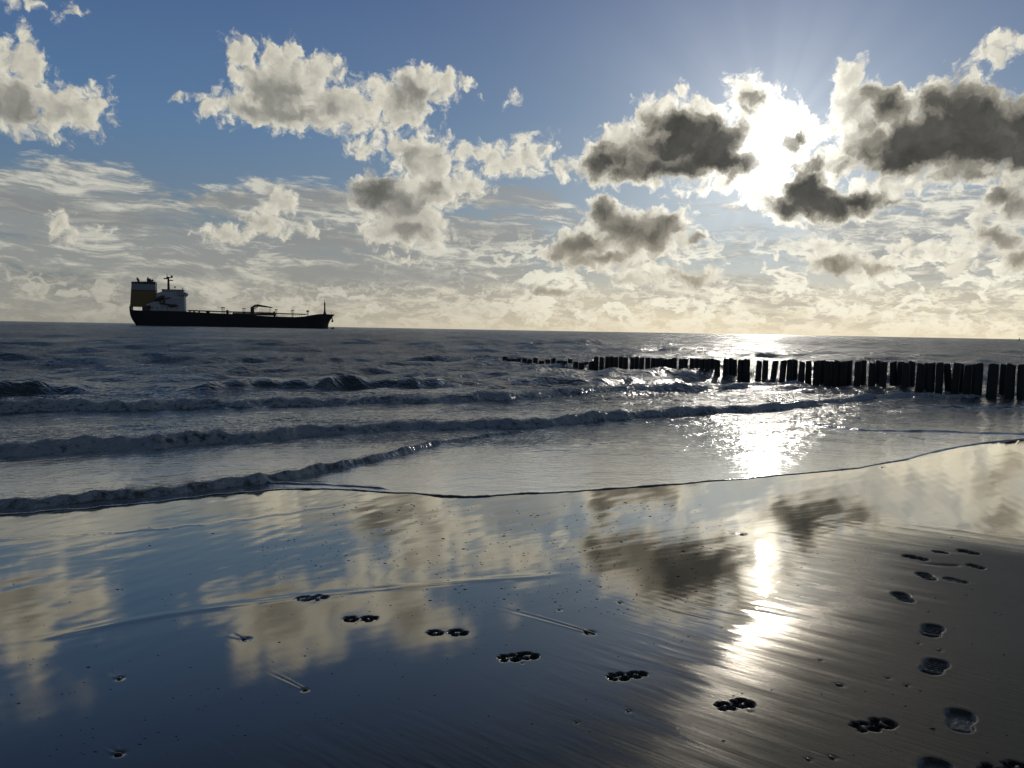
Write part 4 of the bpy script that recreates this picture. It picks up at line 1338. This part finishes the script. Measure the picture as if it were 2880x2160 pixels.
def deck_unit(x, ytop, w_, head, name):
    bm = bmn()
    z0 = dz_at(x)
    rod(bm, (sx(x), 0, z0), .3, (sx(x), 0, sz(x, ytop)), .25, 6)
    box(bm, sx(x - w_), sx(x + w_), -1.5, 1.5, sz(x, ytop + head), sz(x, ytop))
    for s_ in (-.7, .7):
        rod(bm, (sx(x + s_ * w_), 0, z0), .14, (sx(x + s_ * w_), 0, sz(x, ytop + head)), .14, 6)
    shift(done(bm, name, tanker, M_STEEL))
deck_unit(980, 400, 20, 9, 'vent_mast'); deck_unit(1190, 408, 18, 6, 'vent_mast'); deck_unit(1518, 416, 14, 7, 'vent_mast'); deck_unit(1690, 422, 16, 6, 'vent_mast'); deck_unit(1848, 426, 13, 16, 'vent_mast')
bm = bmn(); box(bm, sx(1012), sx(1036), -2, 2, dz_at(1020), sz(1024, 428)); shift(done(bm, 'deck_locker', tanker, M_STEEL))
bm = bmn(); box(bm, sx(815), sx(850), -3, 3, dz_at(830), sz(830, 438)); shift(done(bm, 'deck_locker', tanker, M_STEEL))
bm = bmn(); prism(bm, [(sx(1492), dz_at(1490)), (sx(1490), sz(1490, 448)), (sx(1508), sz(1508, 432)), (sx(1510), dz_at(1510))], -2, 2); shift(done(bm, 'deck_locker', tanker, M_STEEL))
for x in (650, 690, 740):
    bm = bmn(); box(bm, sx(x), sx(x + 14), -2, 2, dz_at(x), dz_at(x) + 1.5); shift(done(bm, 'tank_hatch', tanker, M_STEEL))
def rail(x0_, x1_, h_, name='railing'):
    bm = bmn()
    x = x0_
    while x <= x1_:
        for yy_ in (-15.0,):
            rod(bm, (sx(x), yy_, dz_at(x) - .2), .10, (sx(x), yy_, dz_at(x) + h_), .10, 4)
        x += 20
    for hh_ in (h_, h_ * .55):
        rod(bm, (sx(x0_), -15.0, dz_at(x0_) + hh_), .10, (sx(x1_), -15.0, dz_at(x1_) + hh_), .10, 4)
    shift(done(bm, name, tanker, M_STEEL))
rail(640, 1060, 1.3); rail(1510, 1780, 1.9)
bm = bmn()
for x in (100, 112, 128): rod(bm, (sx(x), -8, dz_at(x)), .12, (sx(x), -8, dz_at(x) + 5), .12, 4)
shift(done(bm, 'stern_rail', tanker, M_STEEL))
bm = bmn(); rod(bm, (sx(2030), 0, dz_at(2030)), 1.6, (sx(2030), 0, sz(2030, 430)), .8); rod(bm, (sx(2030), 0, sz(2030, 430)), .8, (sx(2029), 0, sz(2029, 345)), .65); rod(bm, (sx(2029), 0, sz(2029, 345)), .4, (sx(2029), 0, sz(2029, 312)), .12)
foremast = shift(done(bm, 'foremast', tanker, M_STEEL))
bm = bmn(); box(bm, sx(2022), sx(2042), -1, 1, sz(2030, 362), sz(2030, 358)); done(bm, 'crossbar', foremast, M_STEEL)
bm = bmn(); rod(bm, (sx(2100), 0, dz_at(2100)), .12, (sx(2100), 0, sz(2100, 442)), .1, 4); box(bm, sx(2096), sx(2104), -.3, .3, sz(2100, 446), sz(2100, 440)); shift(done(bm, 'jackstaff', tanker, M_STEEL))

# far buoy on the horizon
d = ray(2202, 731)
dh = Vector((d.x, d.y, 0)).normalized()
bm = bmn()
rod(bm, (0, 0, -.5), 1.5, (0, 0, .6), 1.5, 10); rod(bm, (0, 0, .6), 1.2, (0, 0, 3.2), .3, 8); rod(bm, (0, 0, 3.2), .12, (0, 0, 4.6), .12, 6); rod(bm, (0, 0, 4.0), .5, (0, 0, 4.8), .5, 8)
bu = done(bm, 'channel_buoy', None, M_STEEL)
bu.location = dh * 1500 + Vector((0, 0, SEA))
tag(bu, 'tiny dark channel buoy on the horizon at the far right edge', 'buoy')
